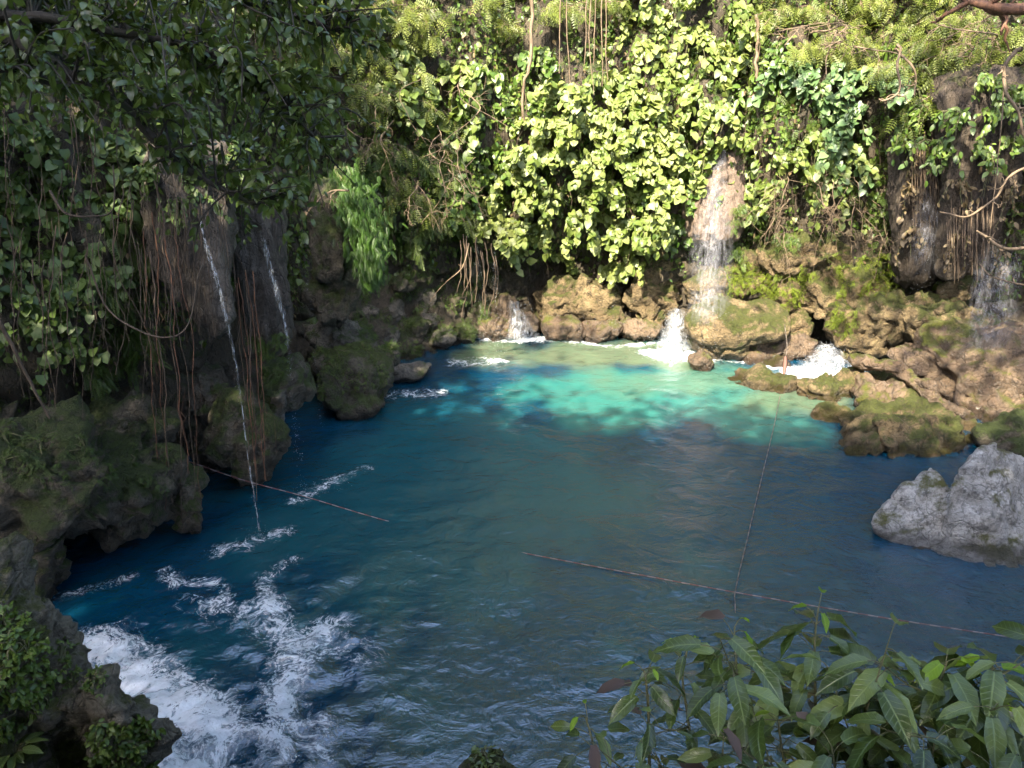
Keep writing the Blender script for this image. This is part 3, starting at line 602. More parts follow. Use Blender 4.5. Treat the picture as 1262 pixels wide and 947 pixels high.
# ================================================================== PLANTS
def all_bvh():
    V, F, n = [TF], [TQ.tolist()], len(TF)
    for o in list(COL.objects):
        if o.type == 'MESH' and (o.get('category') in ('rock', 'stone', 'rock formation')):
            m = o.data; a = np.empty(len(m.vertices)*3, np.float32); m.vertices.foreach_get('co', a); V.append(a.reshape(-1, 3)+np.array(o.location))
            F.append([[i+n for i in p.vertices] for p in m.polygons]); n += len(m.vertices)
    return BVHTree.FromPolygons(np.concatenate(V).tolist(), sum(F, []))
BA = all_bvh()
def hit_any(px, py):
    r = nrm(ray(px, py)); h = BA.ray_cast(Vector(CAMP), Vector(r))
    if h[0] is None: return None
    p, nn = np.array(h[0]), np.array(h[1])
    return p, (-nn if nn @ r > 0 else nn)
ORD = 'first second third fourth fifth sixth seventh eighth ninth tenth eleventh twelfth thirteenth fourteenth fifteenth sixteenth'.split()
def name_each(things, look, place, cat, group):
    """give every thing of a group a label that singles it out: its look, its row and its turn in that row"""
    n = len(things); rows = max(1, round(n/8)); things = sorted(things, key=lambda q: q[1][1])
    per = math.ceil(n/rows); chunks = [sorted(things[i:i+per], key=lambda q: q[1][0]) for i in range(0, n, per)]; rows = len(chunks)
    rn = [''] if rows == 1 else ['upper row', 'lower row'] if rows == 2 else ['top row', 'middle row', 'bottom row'] if rows == 3 else ['top row'] + [f'{ORD[i]} row down' for i in range(1, rows-1)] + ['bottom row']
    for r, ch in zip(rn, chunks):
        for i, (o, _) in enumerate(ch):
            lab = f'{look} {place}, {ORD[min(i, 15)]} from left' + (f', {r}' if r else '') if len(ch)+rows > 2 else f'{look} {place}'
            tag(o, lab, cat, group)
name_each([(o, to_px(o.location)) for o in RUB], 'angular stone', 'in the rubble slope', 'stone', 'rubble stones on the slope below the far cliff')

def spots(poly, gap, tries=900, seed=0, jit=0):
    g = np.random.default_rng(seed); P = np.array(poly, float); lo, hi = P.min(0), P.max(0); out = []
    for _ in range(tries):
        q = g.uniform(lo, hi); ins = False; j = len(P)-1
        for i in range(len(P)):
            if (P[i][1] > q[1]) != (P[j][1] > q[1]) and q[0] < (P[j][0]-P[i][0])*(q[1]-P[i][1])/(P[j][1]-P[i][1])+P[i][0]: ins = not ins
            j = i
        if ins and all(np.hypot(*(q-o)) > gap for o in out): out.append(q)
    return out
UP = np.array([0, 0, 1.])
def frame(nn):
    t = nrm(np.cross(UP, nn)+1e-6); return t
def creeper(at, nn, g, name='creeper', n_stem=5, L=1., spread=.6, lift=.6, rise=.35, drop=1., leaf=('leaf_heart', HEART, 0.202), per=23, stem='stem', sun=.45, rad=.012, tintc=.5, tintw=.35, pet=.5):
    """a plant rooted on the wall whose stems reach out and droop; leaves on stalks along them"""
    out = nrm(nn*np.array([1, 1, .3])); t = frame(out); r = root(name, at); ms, mf = MB(), MB(); base = at - nn*.08
    mat, tpl, sz = leaf; Ps, Ts, Fs, Ss, Ti = [], [], [], [], []
    for s in range(n_stem):
        a = g.uniform(-1, 1); l = L*g.uniform(.6, 1.15); x = np.linspace(0, 1, 9)[:, None]
        v = out*lift*g.uniform(.6, 1.2) + t*a*spread + UP*rise*g.uniform(.3, 1.2)
        p = base + v*x*1.6*(1-.4*x) - UP*drop*l*x**2 + t*a*spread*.25*x*x
        p = wob(p, .10*L, 1.8/L, g.uniform(0, 50)); p[0] = base
        tube(ms, p, np.linspace(rad, rad*.35, 9), 4)
        k = max(3, int(per*g.uniform(.7, 1.3))); q = g.uniform(.12, 1.02, k); i = np.minimum((q*8).astype(int), 7); f = (q*8-i)[:, None]
        b = p[i]*(1-f)+p[i+1]*f; o = g.normal(size=(k, 3)); o = nrm(o+out*.7)*sz*pet*g.uniform(.4, 1.3, (k, 1)); b2 = b+o
        Ps.append(b2); Ts.append(-UP*.75+out*.45+g.normal(size=(k, 3))*.5+o/sz*.5)
        Fs.append(UP*.5+out*.55+TO_SUN*sun+g.normal(size=(k, 3))*.38); Ss.append(sz*g.uniform(.4, 1.3, k)); Ti.append(np.clip(g.normal(tintc+g.uniform(-.12, .12), tintw*.75, k), 0, 1))
        for u, w in zip(b, b2): tube(ms, [u, (u+w)/2+UP*.01, w], rad*.3, 3)
    leaves(mf, tpl, np.concatenate(Ps), np.concatenate(Ts), np.concatenate(Fs), np.concatenate(Ss), np.concatenate(Ti))
    ms.build('stem', M[stem], r); mf.build('foliage', M[mat], r); return settle(r)
def zone(poly, gap, seed, look, place, cat, group, off=None, **kw):
    g = np.random.default_rng(seed); made = []
    for q in spots(poly, gap, seed=seed):
        h = hit_any(*q) if off else hit_px(*q)
        if h is None: continue
        p, nn = h; nn = nrm(nn+np.array([0, -.3, .1]))
        k2 = dict(kw); k2['tintc'] = kw.get('tintc', .5)+g.uniform(-.12, .12)
        o = creeper(p, nn, g, **k2); made.append((o, q))
    name_each(made, look, place, cat, group)
    return made
HEARTL = ('leaf_heart', HEART, .155)
# the bright mat in the middle, the bright column above it and the broad drape to its right
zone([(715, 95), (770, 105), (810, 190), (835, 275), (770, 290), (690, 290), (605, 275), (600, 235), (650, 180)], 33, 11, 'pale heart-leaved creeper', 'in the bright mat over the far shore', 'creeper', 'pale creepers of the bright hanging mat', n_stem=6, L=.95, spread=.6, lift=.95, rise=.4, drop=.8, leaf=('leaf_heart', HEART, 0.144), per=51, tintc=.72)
zone([(745, 285), (795, 285), (790, 330), (760, 330)], 26, 12, 'bright trailing creeper tip', 'at the tail of the bright mat', 'creeper', 'trailing tips of the bright mat', n_stem=4, L=.6, spread=.35, lift=.8, rise=.2, drop=.8, leaf=('leaf_heart', HEART, 0.151), per=27, tintc=.7)
zone([(615, 280), (690, 290), (680, 320), (630, 310)], 30, 13, 'pale trailing creeper', 'left of the tail of the mat', 'creeper', 'trailing creepers left of the mat', n_stem=3, L=.6, spread=.4, lift=.7, rise=.2, drop=.9, leaf=HEARTL, per=16, tintc=.7)
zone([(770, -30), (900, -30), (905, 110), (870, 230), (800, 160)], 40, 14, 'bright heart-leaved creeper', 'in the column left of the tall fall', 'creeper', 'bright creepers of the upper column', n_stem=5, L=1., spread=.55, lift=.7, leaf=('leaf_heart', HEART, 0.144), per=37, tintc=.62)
zone([(905, 165), (1000, 150), (1070, 180), (1010, 235), (920, 240)], 36, 15, 'yellow-green round-leaved creeper', 'in the sunlit band right of the tall fall', 'creeper', 'creepers of the sunlit band', n_stem=5, L=.9, spread=.7, lift=.8, leaf=('leaf_heart', HEART, 0.137), per=34, tintc=.55)
zone([(990, 85), (1110, 90), (1130, 150), (1080, 200), (1020, 180)], 40, 16, 'blue-green broad-leaved creeper', 'in the drape above the twig tangle', 'creeper', 'blue-green creepers of the drape', n_stem=5, L=1., spread=.6, lift=.9, leaf=('leaf_blue', HEART, 0.151), per=40, tintc=.6)
zone([(470, 60), (565, 60), (575, 150), (520, 190), (480, 140)], 42, 17, 'broad-leaved climber', 'left of the middle of the far wall', 'climber', 'broad-leaved climbers left of the mat', n_stem=5, L=1., spread=.5, lift=.6, leaf=('leaf_heart', HEART, 0.180), per=18, tintc=.45)
zone([(530, 100), (660, 60), (650, 190), (600, 280), (545, 260)], 40, 18, 'mid-green leafy climber', 'in the dappled band beside the bright mat', 'climber', 'mid-green climbers of the dappled band', n_stem=6, L=.9, spread=.55, lift=.5, leaf=('leaf_mid', HEART, 0.137), per=34, tintc=.8)
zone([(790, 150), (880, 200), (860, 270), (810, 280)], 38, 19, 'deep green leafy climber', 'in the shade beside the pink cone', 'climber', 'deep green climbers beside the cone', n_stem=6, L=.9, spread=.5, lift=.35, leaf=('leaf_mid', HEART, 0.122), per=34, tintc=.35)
# fine-leaved bushes along the top and at the right
FINE = ('leaf_fine', PINNATE, .34)
zone([(330, -40), (560, -40), (520, 70), (440, 130), (350, 90)], 42, 21, 'fine-leaved sunlit bush', 'on the upper cliff at the bend', 'bush', 'fine-leaved bushes at the bend', name='bush', n_stem=7, L=.8, spread=.7, lift=.7, rise=.5, drop=.5, leaf=('leaf_fine', PINNATE, 0.250), per=24, stem='twig', tintc=.6)
zone([(440, 90), (520, 110), (560, 200), (540, 270), (470, 230), (430, 160)], 38, 26, 'wispy olive bush', 'in the brush at the bend', 'bush', 'wispy bushes at the bend', name='bush', n_stem=7, L=.7, spread=.6, lift=.6, rise=.4, drop=.7, leaf=('leaf_fine', PINNATE, 0.240), per=14, stem='twig', tintc=.35)
zone([(560, -40), (760, -40), (745, 30), (640, 50), (570, 50)], 44, 22, 'pale feathery bush', 'along the top middle of the far wall', 'bush', 'feathery bushes along the top', name='bush', n_stem=6, L=.8, spread=.6, lift=.6, rise=.5, drop=.5, leaf=('leaf_fine', PINNATE, 0.250), per=20, stem='twig', tintc=.45)
zone([(930, -40), (1200, -40), (1180, 60), (1090, 80), (980, 70)], 42, 23, 'dense yellow-green bush', 'along the top right of the far wall', 'bush', 'yellow-green bushes along the top', name='bush', n_stem=7, L=.9, spread=.7, lift=.8, rise=.4, drop=.6, leaf=('leaf_fine', PINNATE, 0.240), per=24, stem='twig', tintc=.6)
zone([(1100, 90), (1262, 40), (1262, 130), (1160, 170), (1110, 150)], 42, 24, 'layered fine-leaved bush', 'above the fluted tufa curtains', 'bush', 'layered bushes above the curtains', name='bush', n_stem=7, L=.8, spread=.8, lift=.9, rise=.3, drop=.45, leaf=('leaf_fine', PINNATE, 0.260), per=22, stem='twig', tintc=.45)
zone([(900, 30), (990, 60), (975, 150), (910, 150)], 42, 25, 'olive leafy climber', 'beside the dry wall stripe right of the fall', 'climber', 'olive climbers right of the fall', n_stem=5, L=1., spread=.35, lift=.35, leaf=('leaf_mid', OVATE, 0.158), per=25, tintc=.6)
zone([(1095, 60), (1262, 60), (1262, 190), (1180, 200), (1110, 170)], 38, 27, 'loose green climber', 'over the heads of the right curtains', 'climber', 'climbers over the right curtains', off=1, n_stem=5, L=.7, spread=.5, lift=.5, leaf=('leaf_mid', OVATE, .13), per=22, tintc=.7)
zone([(1110, 190), (1250, 190), (1245, 320), (1120, 310)], 44, 28, 'trailing dry climber', 'on the flank of the right curtains', 'climber', 'trailing climbers on the right curtains', off=1, n_stem=4, L=.8, spread=.25, lift=.25, leaf=('leaf_brown', OVATE, .11), per=14, tintc=.5)
zone([(905, 255), (1000, 290), (990, 320), (915, 310)], 34, 29, 'small mossy climber', 'under the twig tangle', 'climber', 'mossy climbers under the tangle', off=1, n_stem=5, L=.5, spread=.4, lift=.25, leaf=('leaf_mid', PINNATE, .16), per=16, tintc=.6)
zone([(150, 190), (330, 190), (325, 245), (280, 260), (180, 250)], 34, 30, 'drooping dull climber', 'over the head of the left curtains', 'climber', 'climbers over the left curtains', off=1, n_stem=5, L=.6, spread=.35, lift=.25, leaf=('leaf_shade', OVATE, .09), per=26, rad=.006, tintc=.5)
# left wall: ferns and ivy in the shade, the bright maidenhair
zone([(-60, 130), (130, 150), (160, 260), (150, 400), (60, 430), (-60, 400)], 36, 31, 'dark ivy-leaved climber', 'on the shaded left cliff', 'climber', 'dark climbers on the left cliff', n_stem=5, L=.55, spread=.35, lift=.28, rise=.15, drop=.8, leaf=('leaf_shade', HEART, 0.115), per=15, rad=.007, tintc=.5)
zone([(150, 60), (340, 30), (420, 130), (400, 230), (290, 200), (170, 160)], 38, 32, 'dull green climber', 'above the tufa curtains on the left cliff', 'climber', 'dull climbers above the left curtains', n_stem=6, L=.6, spread=.4, lift=.3, rise=.2, drop=.8, leaf=('leaf_shade', OVATE, 0.130), per=18, rad=.007, tintc=.5)
zone([(120, 260), (175, 260), (180, 440), (110, 440)], 34, 33, 'green hanging fern', 'left of the broad tufa curtain', 'fern', 'ferns left of the broad curtain', name='fern', n_stem=7, L=.5, spread=.25, lift=.2, rise=.1, drop=.9, leaf=('leaf_shade', FERN, 0.220), per=9, rad=.005, tintc=.6, pet=.15)
zone([(280, 230), (305, 230), (312, 340), (290, 330)], 30, 34, 'green fern strip', 'between the two tufa curtains', 'fern', 'ferns between the two curtains', name='fern', n_stem=7, L=.55, spread=.12, lift=.75, rise=.1, drop=.9, leaf=('leaf_shade', FERN, 0.200), per=9, rad=.005, tintc=.75, pet=.15)
zone([(440, 180), (560, 170), (575, 280), (500, 300), (450, 260)], 36, 35, 'dim fern clump', 'under the bend of the cliff', 'fern', 'dim ferns under the bend', name='fern', n_stem=7, L=.7, spread=.4, lift=.35, rise=.2, drop=.8, leaf=('leaf_shade', FERN, 0.300), per=9, rad=.006, tintc=.6, pet=.2)
zone([(345, 330), (400, 300), (440, 360), (380, 400)], 34, 36, 'low mossy fern', 'on the bulge left of the bright fern', 'fern', 'ferns on the mossy bulge', name='fern', n_stem=6, L=.4, spread=.3, lift=.2, rise=.1, drop=.7, leaf=('leaf_shade', FERN, 0.200), per=8, rad=.005, tintc=.7, pet=.15)
def maidenhair():
    g = np.random.default_rng(41); K = smooth_path([(425, 215, 13.2, 20), (440, 260, 13.0, 24), (452, 305, 12.9, 22), (458, 338, 12.9, 12)], 30)
    c0 = on_y(*K[0][:3]); r = root('maidenhair_fern', c0, 'bright green maidenhair fern hanging as one thick mat from the left cliff', 'fern')
    ms, mf = MB(), MB(); P = []
    for px, py, Y, hw in K:
        for _ in range(60):
            P.append(on_y(px+g.normal()*hw*.55, py+g.normal()*8, Y+g.uniform(-.35, .35)))
    P = np.array(P); n = len(P)
    for k in range(14):
        q = [on_y(425+g.normal()*6, 205, 13.6)] + [on_y(a[0]+s*a[3], a[1], a[2]) for a in K[::8] for s in [g.uniform(-.6, .6)]]
        tube(ms, smooth_path(q, 14), .008, 3)
    leaves(mf, FERN, P, -UP*.9+np.array([.25, -.35, 0])+g.normal(size=(n, 3))*.35, np.array([.4, -.7, .5])+g.normal(size=(n, 3))*.3, g.uniform(.09, .17, n), np.clip(g.normal(.5, .33, n)+.25*pn(P*3), 0, 1))
    ms.build('stem', M['stem'], r); mf.build('fronds', M['fern'], r); settle(r)
maidenhair()
# moss and small ferns on the sunlit rocks
def tufts(poly, gap, seed, look, place, cat, group, mat='moss', size=.13, n=80, spread=.28, name='moss_tuft', tpl=PINNATE, tintc=.5):
    g = np.random.default_rng(seed); made = []
    for q in spots(poly, gap, seed=seed):
        h = hit_any(*q)
        if h is None: continue
        p, nn = h; r = root(name, p); t = frame(nn); b = np.cross(nn, t)
        a, rr = g.uniform(0, 6.28, n), np.sqrt(g.uniform(0, 1, n))*spread
        P = p+nn*.02+(np.cos(a)*rr)[:, None]*t+(np.sin(a)*rr)[:, None]*b
        for i in range(n):
            hh = BA.find_nearest(Vector(P[i])); P[i] = np.array(hh[0])+nn*.015 if hh[0] else P[i]
        mf = MB(); leaves(mf, tpl, P, nn*.5-UP*.35+g.normal(size=(n, 3))*.55, UP*.6+nn*.6+g.normal(size=(n, 3))*.4, size*g.uniform(.6, 1.3, n), np.clip(g.normal(tintc, .25, n), 0, 1))
        ms = MB()
        for i in range(6): tube(ms, [p-nn*.03, (p+P[i])/2+nn*.03, P[i]], .006, 3)
        mf.build('foliage', M[mat], r); ms.build('stem', M['stem'], r); settle(r); made.append((r, q))
    name_each(made, look, place, cat, group)
tufts([(932, 345), (985, 325), (990, 365), (940, 380)], 20, 51, 'glowing yellow-green fern tuft', 'on rock above the smooth boulder', 'fern tuft', 'sunlit tufts above the smooth boulder', n=120, spread=.32, name='fern_tuft')
tufts([(1020, 330), (1090, 320), (1095, 370), (1040, 395)], 24, 52, 'sunlit green fern tuft', 'on rock above the cave cascade', 'fern tuft', 'tufts above the cave cascade', n=110, spread=.34, name='fern_tuft', tintc=.35)
tufts([(890, 330), (915, 330), (915, 365), (895, 365)], 18, 53, 'small green tuft', 'on the mossy head under the fall', 'fern tuft', 'tufts under the fall', n=70, spread=.25, name='fern_tuft', tintc=.4)
tufts([(320, 425), (345, 420), (350, 460), (325, 465)], 18, 54, 'soft green moss tuft', 'under the narrow tufa curtain', 'moss', 'moss under the narrow curtain', mat='leaf_shade', n=120, size=.09, spread=.22, tintc=.8)
tufts([(440, 340), (590, 330), (600, 400), (540, 430), (480, 430), (430, 400)], 22, 59, 'dark green moss tuft', 'on the rubble slope', 'moss', 'moss on the rubble slope', mat='leaf_shade', n=90, size=.10, spread=.24, tintc=.6)
tufts([(385, 430), (480, 430), (475, 470), (395, 480)], 22, 60, 'velvety moss tuft', 'on the large mossy boulder', 'moss', 'moss on the large boulder', mat='leaf_shade', n=140, size=.06, spread=.26, tintc=.9)
tufts([(0, 530), (200, 560), (190, 600), (0, 590)], 34, 61, 'dull moss tuft', 'along the brow of the brown ledge', 'moss', 'moss along the ledge brow', mat='leaf_shade', n=110, size=.06, spread=.22, tintc=.4)
tufts([(0, 760), (45, 790), (55, 870), (10, 900), (0, 900)], 24, 55, 'small leafy weed', 'on the near outcrop slope', 'weed', 'weeds on the near outcrop', mat='leaf_mid', size=.040, n=110, spread=.13, name='weed', tpl=OVATE, tintc=.8)
tufts([(75, 800), (120, 830), (120, 850), (80, 830)], 20, 56, 'creeping weed', 'along the top edge of the outcrop', 'weed', 'creeping weeds on the outcrop edge', mat='leaf_shade', size=.030, n=80, spread=.10, name='weed', tpl=OVATE, tintc=.7)
tufts([(120, 900), (180, 890), (185, 947), (120, 947)], 22, 57, 'bright leafy weed', 'low on the tip of the outcrop', 'weed', 'weeds low on the outcrop tip', mat='leaf_mid', size=.042, n=110, spread=.12, name='weed', tpl=OVATE, tintc=.85)
tufts([(590, 930), (630, 935), (630, 950), (595, 950)], 18, 58, 'little pale weed', 'on the stone tip at the lower edge', 'weed', 'weeds on the stone tip', mat='leaf_fore', size=.035, n=40, spread=.08, name='weed', tpl=OVATE, tintc=.8)

# ground cover nobody could count: little leaves and dry strands all over the cliffs
def cover():
    g = np.random.default_rng(61); T = TF[TQ]; c = T.mean(1); nn = np.cross(T[:, 2]-T[:, 0], T[:, 3]-T[:, 1]); ar = np.linalg.norm(nn, axis=1)/2; nn = nrm(nn)
    inward = np.array([2, 9.5, 4.])-c; nn = np.where(((nn*inward).sum(1) < 0)[:, None], -nn, nn)
    vis = (c[:, 2] > .9) & (c[:, 2] < 10.5) & (c[:, 1] > 4.5) & (np.linalg.norm(c[:, :2]-np.array([2, 9.5]), axis=1) < 15)
    patch = fbm(c*.8+3, 3)
    w = ar*vis*sstep(1.2, 3., c[:, 2])*np.clip(.75+patch*.8, .15, 1.2); w /= w.sum()
    def pick(n):
        i = g.choice(len(w), n, p=w); f = g.uniform(0, 1, (n, 2, 1)); t = T[i]
        p = (t[:, 0]*(1-f[:, 0])+t[:, 1]*f[:, 0])*(1-f[:, 1])+(t[:, 3]*(1-f[:, 0])+t[:, 2]*f[:, 0])*f[:, 1]
        return i, p, nn[i]
    for mat, tpl, sz, n, name, tc in (('leaf_mid', OVATE, .10, 40000, 'wall_foliage', .45), ('leaf_shade', PINNATE, .18, 18000, 'wall_undergrowth', .6), ('leaf_heart', HEART, .12, 18000, 'wall_creeper_foliage', .4), ('leaf_brown', OVATE, .10, 8000, 'dry_wall_leaves', .5)):
        i, p, m = pick(n); mb = MB(); near = np.clip(p[:, 1]/16, .5, 1)
        leaves(mb, tpl, p+m*g.uniform(.01, .22, (n, 1)), -UP*.7+m*.4+g.normal(size=(n, 3))*.6, UP*.5+m*.6+g.normal(size=(n, 3))*.5, sz*near*g.uniform(.5, 1.3, n), np.clip(tc+.35*fbm(p*1.4+7, 2)+g.normal(size=n)*.15, 0, 1))
        tag(mb.build(name, M[mat]), None, None, kind='stuff')
    i, p, m = pick(5200); mb = MB()
    for a, b in zip(p, m):
        l = g.uniform(.15, .9); s = a+b*g.uniform(.02, .25); e = s-UP*l+g.normal(size=3)*.06*np.array([1, 1, 0]); mid = (s+e)/2+g.normal(size=3)*.04
        tube(mb, [a-b*.03, s, mid, e], [.004, .006, .005, .002], 3)
    tag(mb.build('hanging_strand_vegetation', M['root']), None, None, kind='stuff')
cover()

# hanging roots, each by itself ------------------------------------------
def hanging(keys, rad, mat, label, group, cat='root', name='hanging_root', seed=0, wb=.03, sides=5, hair=0):
    P = np.array([on_y(*k) for k in keys]); P = smooth_path(P, 26); L = np.linalg.norm(P[-1]-P[0]); P = wob(P, wb, 1.6, seed); P = wob(P, wb*.4, 5, seed+9)
    mb = MB(); tube(mb, P, np.linspace(rad, rad*.55, 26)*(1+.25*pn(np.column_stack([np.arange(26)*.7, np.full(26, seed*1.3), np.zeros(26)]))), sides)
    g = np.random.default_rng(seed+500)
    for _ in range(hair):
        i = g.integers(3, 22); q = P[i]; tube(mb, [q, q+g.normal(size=3)*.05-UP*.08, q+g.normal(size=3)*.09-UP*g.uniform(.2, .5)], [rad*.4, rad*.3, rad*.15], 3)
    o = mb.build(name, M[mat]); local(o, P[0]); return tag(o, label, cat, group)
g = np.random.default_rng(71)
for k in range(8):
    a = 172+k*6+g.uniform(-4, 4); b = a+22+g.uniform(-8, 16)
    hanging([(a, 270+g.uniform(-40, 50), 8.9+.1*(k % 3)), ((a+b)/2+g.uniform(-4, 4), 420, 8.8), (b, 610+g.uniform(-40, 50), 8.75)], g.uniform(.004, .011), 'root_red' if k % 2 else 'root', 'thin straight root hanging in the bundle before the broad tufa curtain', 'roots before the broad curtain', seed=k, hair=6, wb=.06)
for k in range(26):
    a = 188+k*3.6+g.uniform(-3, 3); t0 = 225+g.uniform(-20, 70); l = g.uniform(60, 170)
    hanging([(a, t0, 9.25), (a+3, t0+l*.5, 9.1), (a+g.uniform(0, 9), t0+l, 9.1)], g.uniform(.003, .007), 'root', 'hair-thin root clinging to the face of the broad tufa curtain', 'hair roots on the broad curtain', seed=300+k, wb=.05, sides=4, hair=5)
for k in range(6):
    a = 288+k*4.5; b = 308+k*3.5+g.uniform(-4, 4)
    hanging([(a, 330+g.uniform(-20, 20), 9.7), ((a+b)/2+2, 460, 9.6), (b, 600+g.uniform(-30, 20), 9.5)], g.uniform(.006, .013), 'root_red' if k % 3 else 'root', 'dark brown root in the tight bundle between the two tufa curtains', 'roots between the curtains', seed=20+k, hair=4, wb=.05)
for k in range(36):
    a = -20+k*6.2+g.uniform(-6, 6); t0 = g.uniform(90, 340)
    hanging([(a, t0, 8.1), (a+g.uniform(-8, 14), t0+90, 8.0), (a+g.uniform(-5, 28), t0+g.uniform(140, 230), 8.0)], g.uniform(.003, .008), 'root', 'slender vine dangling down the dark left cliff', 'vines down the left cliff', 'vine', 'hanging_vine', seed=400+k, wb=.07, hair=4)
hanging([(0, 395, 7.2), (25, 450, 7.2), (60, 515, 7.3)], .022, 'root', 'stout slanting vine at the left edge above the ledge', None, 'vine', 'slanting_vine', 70)
hanging([(105, 315, 7.6), (128, 375, 7.5), (165, 405, 7.4), (205, 417, 7.4), (232, 400, 7.5), (245, 340, 7.7), (250, 318, 7.9)], .011, 'root', 'long looped vine sagging across the broad tufa curtain', None, 'vine', 'looped_vine', 71, .02)
hanging([(62, 235, 7.4), (80, 262, 7.3), (110, 267, 7.3), (140, 258, 7.4), (138, 205, 7.6)], .013, 'root', 'pale looped vine high on the dark left cliff', None, 'vine', 'looped_vine', 72, .02)
for k, x in enumerate((690, 700, 722, 728, 734, 741, 747)):
    hanging([(x, -20, 17.2), (x+g.uniform(-3, 3), 50, 17.2), (x+g.uniform(-4, 4), 95+g.uniform(-20, 25), 17.2)], .014, 'twig', 'straight tan vine hanging at the top middle of the far wall', 'straight vines at the top middle', 'vine', 'hanging_vine', seed=80+k)
hanging([(655, -20, 17.4), (652, 40, 17.4), (648, 95, 17.3), (645, 140, 17.3), (642, 180, 17.3)], .045, 'twig', 'thick twisted pale liana left of the bright mat', None, 'liana', 'liana', 90, .12, hair=5)
hanging([(932, 20, 17.0), (930, 90, 16.9), (935, 150, 16.9)], .04, 'twig', 'gnarled tan liana on the bare wall stripe right of the fall', None, 'liana', 'liana', 91, .10, hair=6)
hanging([(1237, 110, 13.4), (1232, 180, 13.4), (1222, 270, 13.4), (1218, 300, 13.4)], .012, 'twig', 'thin taut vine hanging in front of the right tufa curtains', None, 'vine', 'hanging_vine', 92, .015)
for k in range(22):
    x = 1124+k*2.2+g.uniform(-3, 3)
    hanging([(x, 165+g.uniform(-10, 30), 15.3), (x+1, 220, 15.2), (x+g.uniform(-2, 3), 270+g.uniform(-25, 45), 15.2)], .011, 'root', 'fine root in the fringe on the dark fluted curtain', 'root fringe on the dark curtain', seed=100+k, wb=.03, sides=4)
for k in range(22):
    x = 1170+k*2.6+g.uniform(-3, 3)
    hanging([(x, 260+g.uniform(-20, 20), 14.6), (x, 300, 14.5), (x+g.uniform(-2, 2), 330+g.uniform(-15, 20), 14.5)], .011, 'root', 'fine root in the fringe at the foot of the mossy curtain', 'root fringe at the mossy curtain foot', seed=130+k, wb=.03, sides=4)
for k in range(12):
    x = 565+k*4+g.uniform(-3, 3)
    hanging([(x, 300+g.uniform(-20, 20), 16.4), (x+2, 340, 16.3), (x-4+g.uniform(-6, 6), 380+g.uniform(-20, 15), 16.3)], .013, 'root', 'pale root trailing beside the thin drips at the far corner', 'roots at the far corner', seed=160+k, wb=.06, sides=4)

# bare twigs and branches --------------------------------------------------
def twig(keys, rad, label, cat='branch', group=None, seed=0, mat='twig', side=6, wig=.10, sl=.5, name='bare_branch'):
    g = np.random.default_rng(seed+900); K = np.array([on_y(*k) for k in keys]); P = smooth_path(K, 8*len(K)); P = wob(P, wig, 2.2, seed); P[0] = K[0]
    mb = MB(); tube(mb, P, np.linspace(rad, rad*.45, len(P)), 6)
    def off(q, d, r, l, dep):
        n = 7; pts = [q]; 
        for i in range(n-1):
            d = nrm(d+g.normal(size=3)*.45-UP*.06); pts.append(pts[-1]+d*l/n)
        tube(mb, smooth_path(pts, 10), np.linspace(r, r*.35, 10), 4)
        if dep and l > .25:
            for _ in range(2): off(pts[g.integers(2, n-1)], nrm(d+g.normal(size=3)*.9), r*.6, l*g.uniform(.4, .7), dep-1)
    for _ in range(side):
        i = g.integers(len(P)//5, len(P)-1); t = nrm(P[min(i+1, len(P)-1)]-P[i-1]); off(P[i], nrm(t*.5+g.normal(size=3)*.8), rad*.5, sl*g.uniform(.5, 1.2), 1)
    o = mb.build(name, M[mat]); local(o, K[0]); return tag(o, label, cat, group)
made = []
for k in range(20):
    x0, y0 = g.uniform(940, 1095), g.uniform(205, 285); Y = 15.4+g.uniform(-.4, .5); dx = g.uniform(-50, 45)
    made.append((twig([(x0, y0, Y+.9), (x0+dx*.3, y0+12, Y+.2), (x0+dx*.7, y0+35, Y), (x0+dx, y0+g.uniform(40, 85), Y)], g.uniform(.005, .010), '', seed=k, side=8, wig=.10), (x0+dx*.7, y0+35)))
name_each(made, 'bare tan twig', 'in the dry tangle under the drape', 'branch', 'twigs of the dry tangle')
made = []
for k in range(20):
    x0, y0 = g.uniform(430, 590), g.uniform(90, 250); Y = 15.2+g.uniform(-.3, .5)
    made.append((twig([(x0, y0, Y+1.), (x0+g.uniform(-30, 30), y0+25, Y), (x0+g.uniform(-40, 60), y0+g.uniform(30, 90), Y)], g.uniform(.006, .012), '', seed=240+k, side=7, wig=.07, sl=.4), (x0, y0)))
name_each(made, 'pale leaning branch', 'on the brush at the bend', 'branch', 'leaning branches at the bend')
made = []
for k in range(12):
    x0, y0 = g.uniform(980, 1230), g.uniform(20, 110); Y = 14.6+g.uniform(-.4, .5)
    made.append((twig([(x0, y0, Y+1.), (x0+g.uniform(-25, 45), y0-8, Y), (x0+g.uniform(-70, 70), y0+g.uniform(-30, 50), Y-.3)], g.uniform(.009, .02), '', seed=60+k, side=8, wig=.10), (x0, y0)))
name_each(made, 'dry twig', 'sticking out of the bushes at upper right', 'branch', 'dry twigs of the upper right bushes')
twig([(1105, 55, 13.6), (1108, 85, 13.5), (1105, 112, 13.5), (1092, 124, 13.5), (1084, 122, 13.5)], .024, 'pale hooked branch curling before the drape, like a fish hook', seed=80, side=4, sl=.4)
twig([(1103, 60, 13.7), (1120, 80, 13.6), (1130, 100, 13.6), (1128, 118, 13.6)], .022, 'pale curved branch beside the hooked branch', seed=81, side=4, sl=.4)
twig([(1340, 5, 12.2), (1262, 12, 12.2), (1215, 8, 12.3), (1190, -2, 12.5)], .10, 'thick orange-brown bough crossing the upper right corner', seed=82, mat='root_red', side=7, sl=1.1, wig=.06)
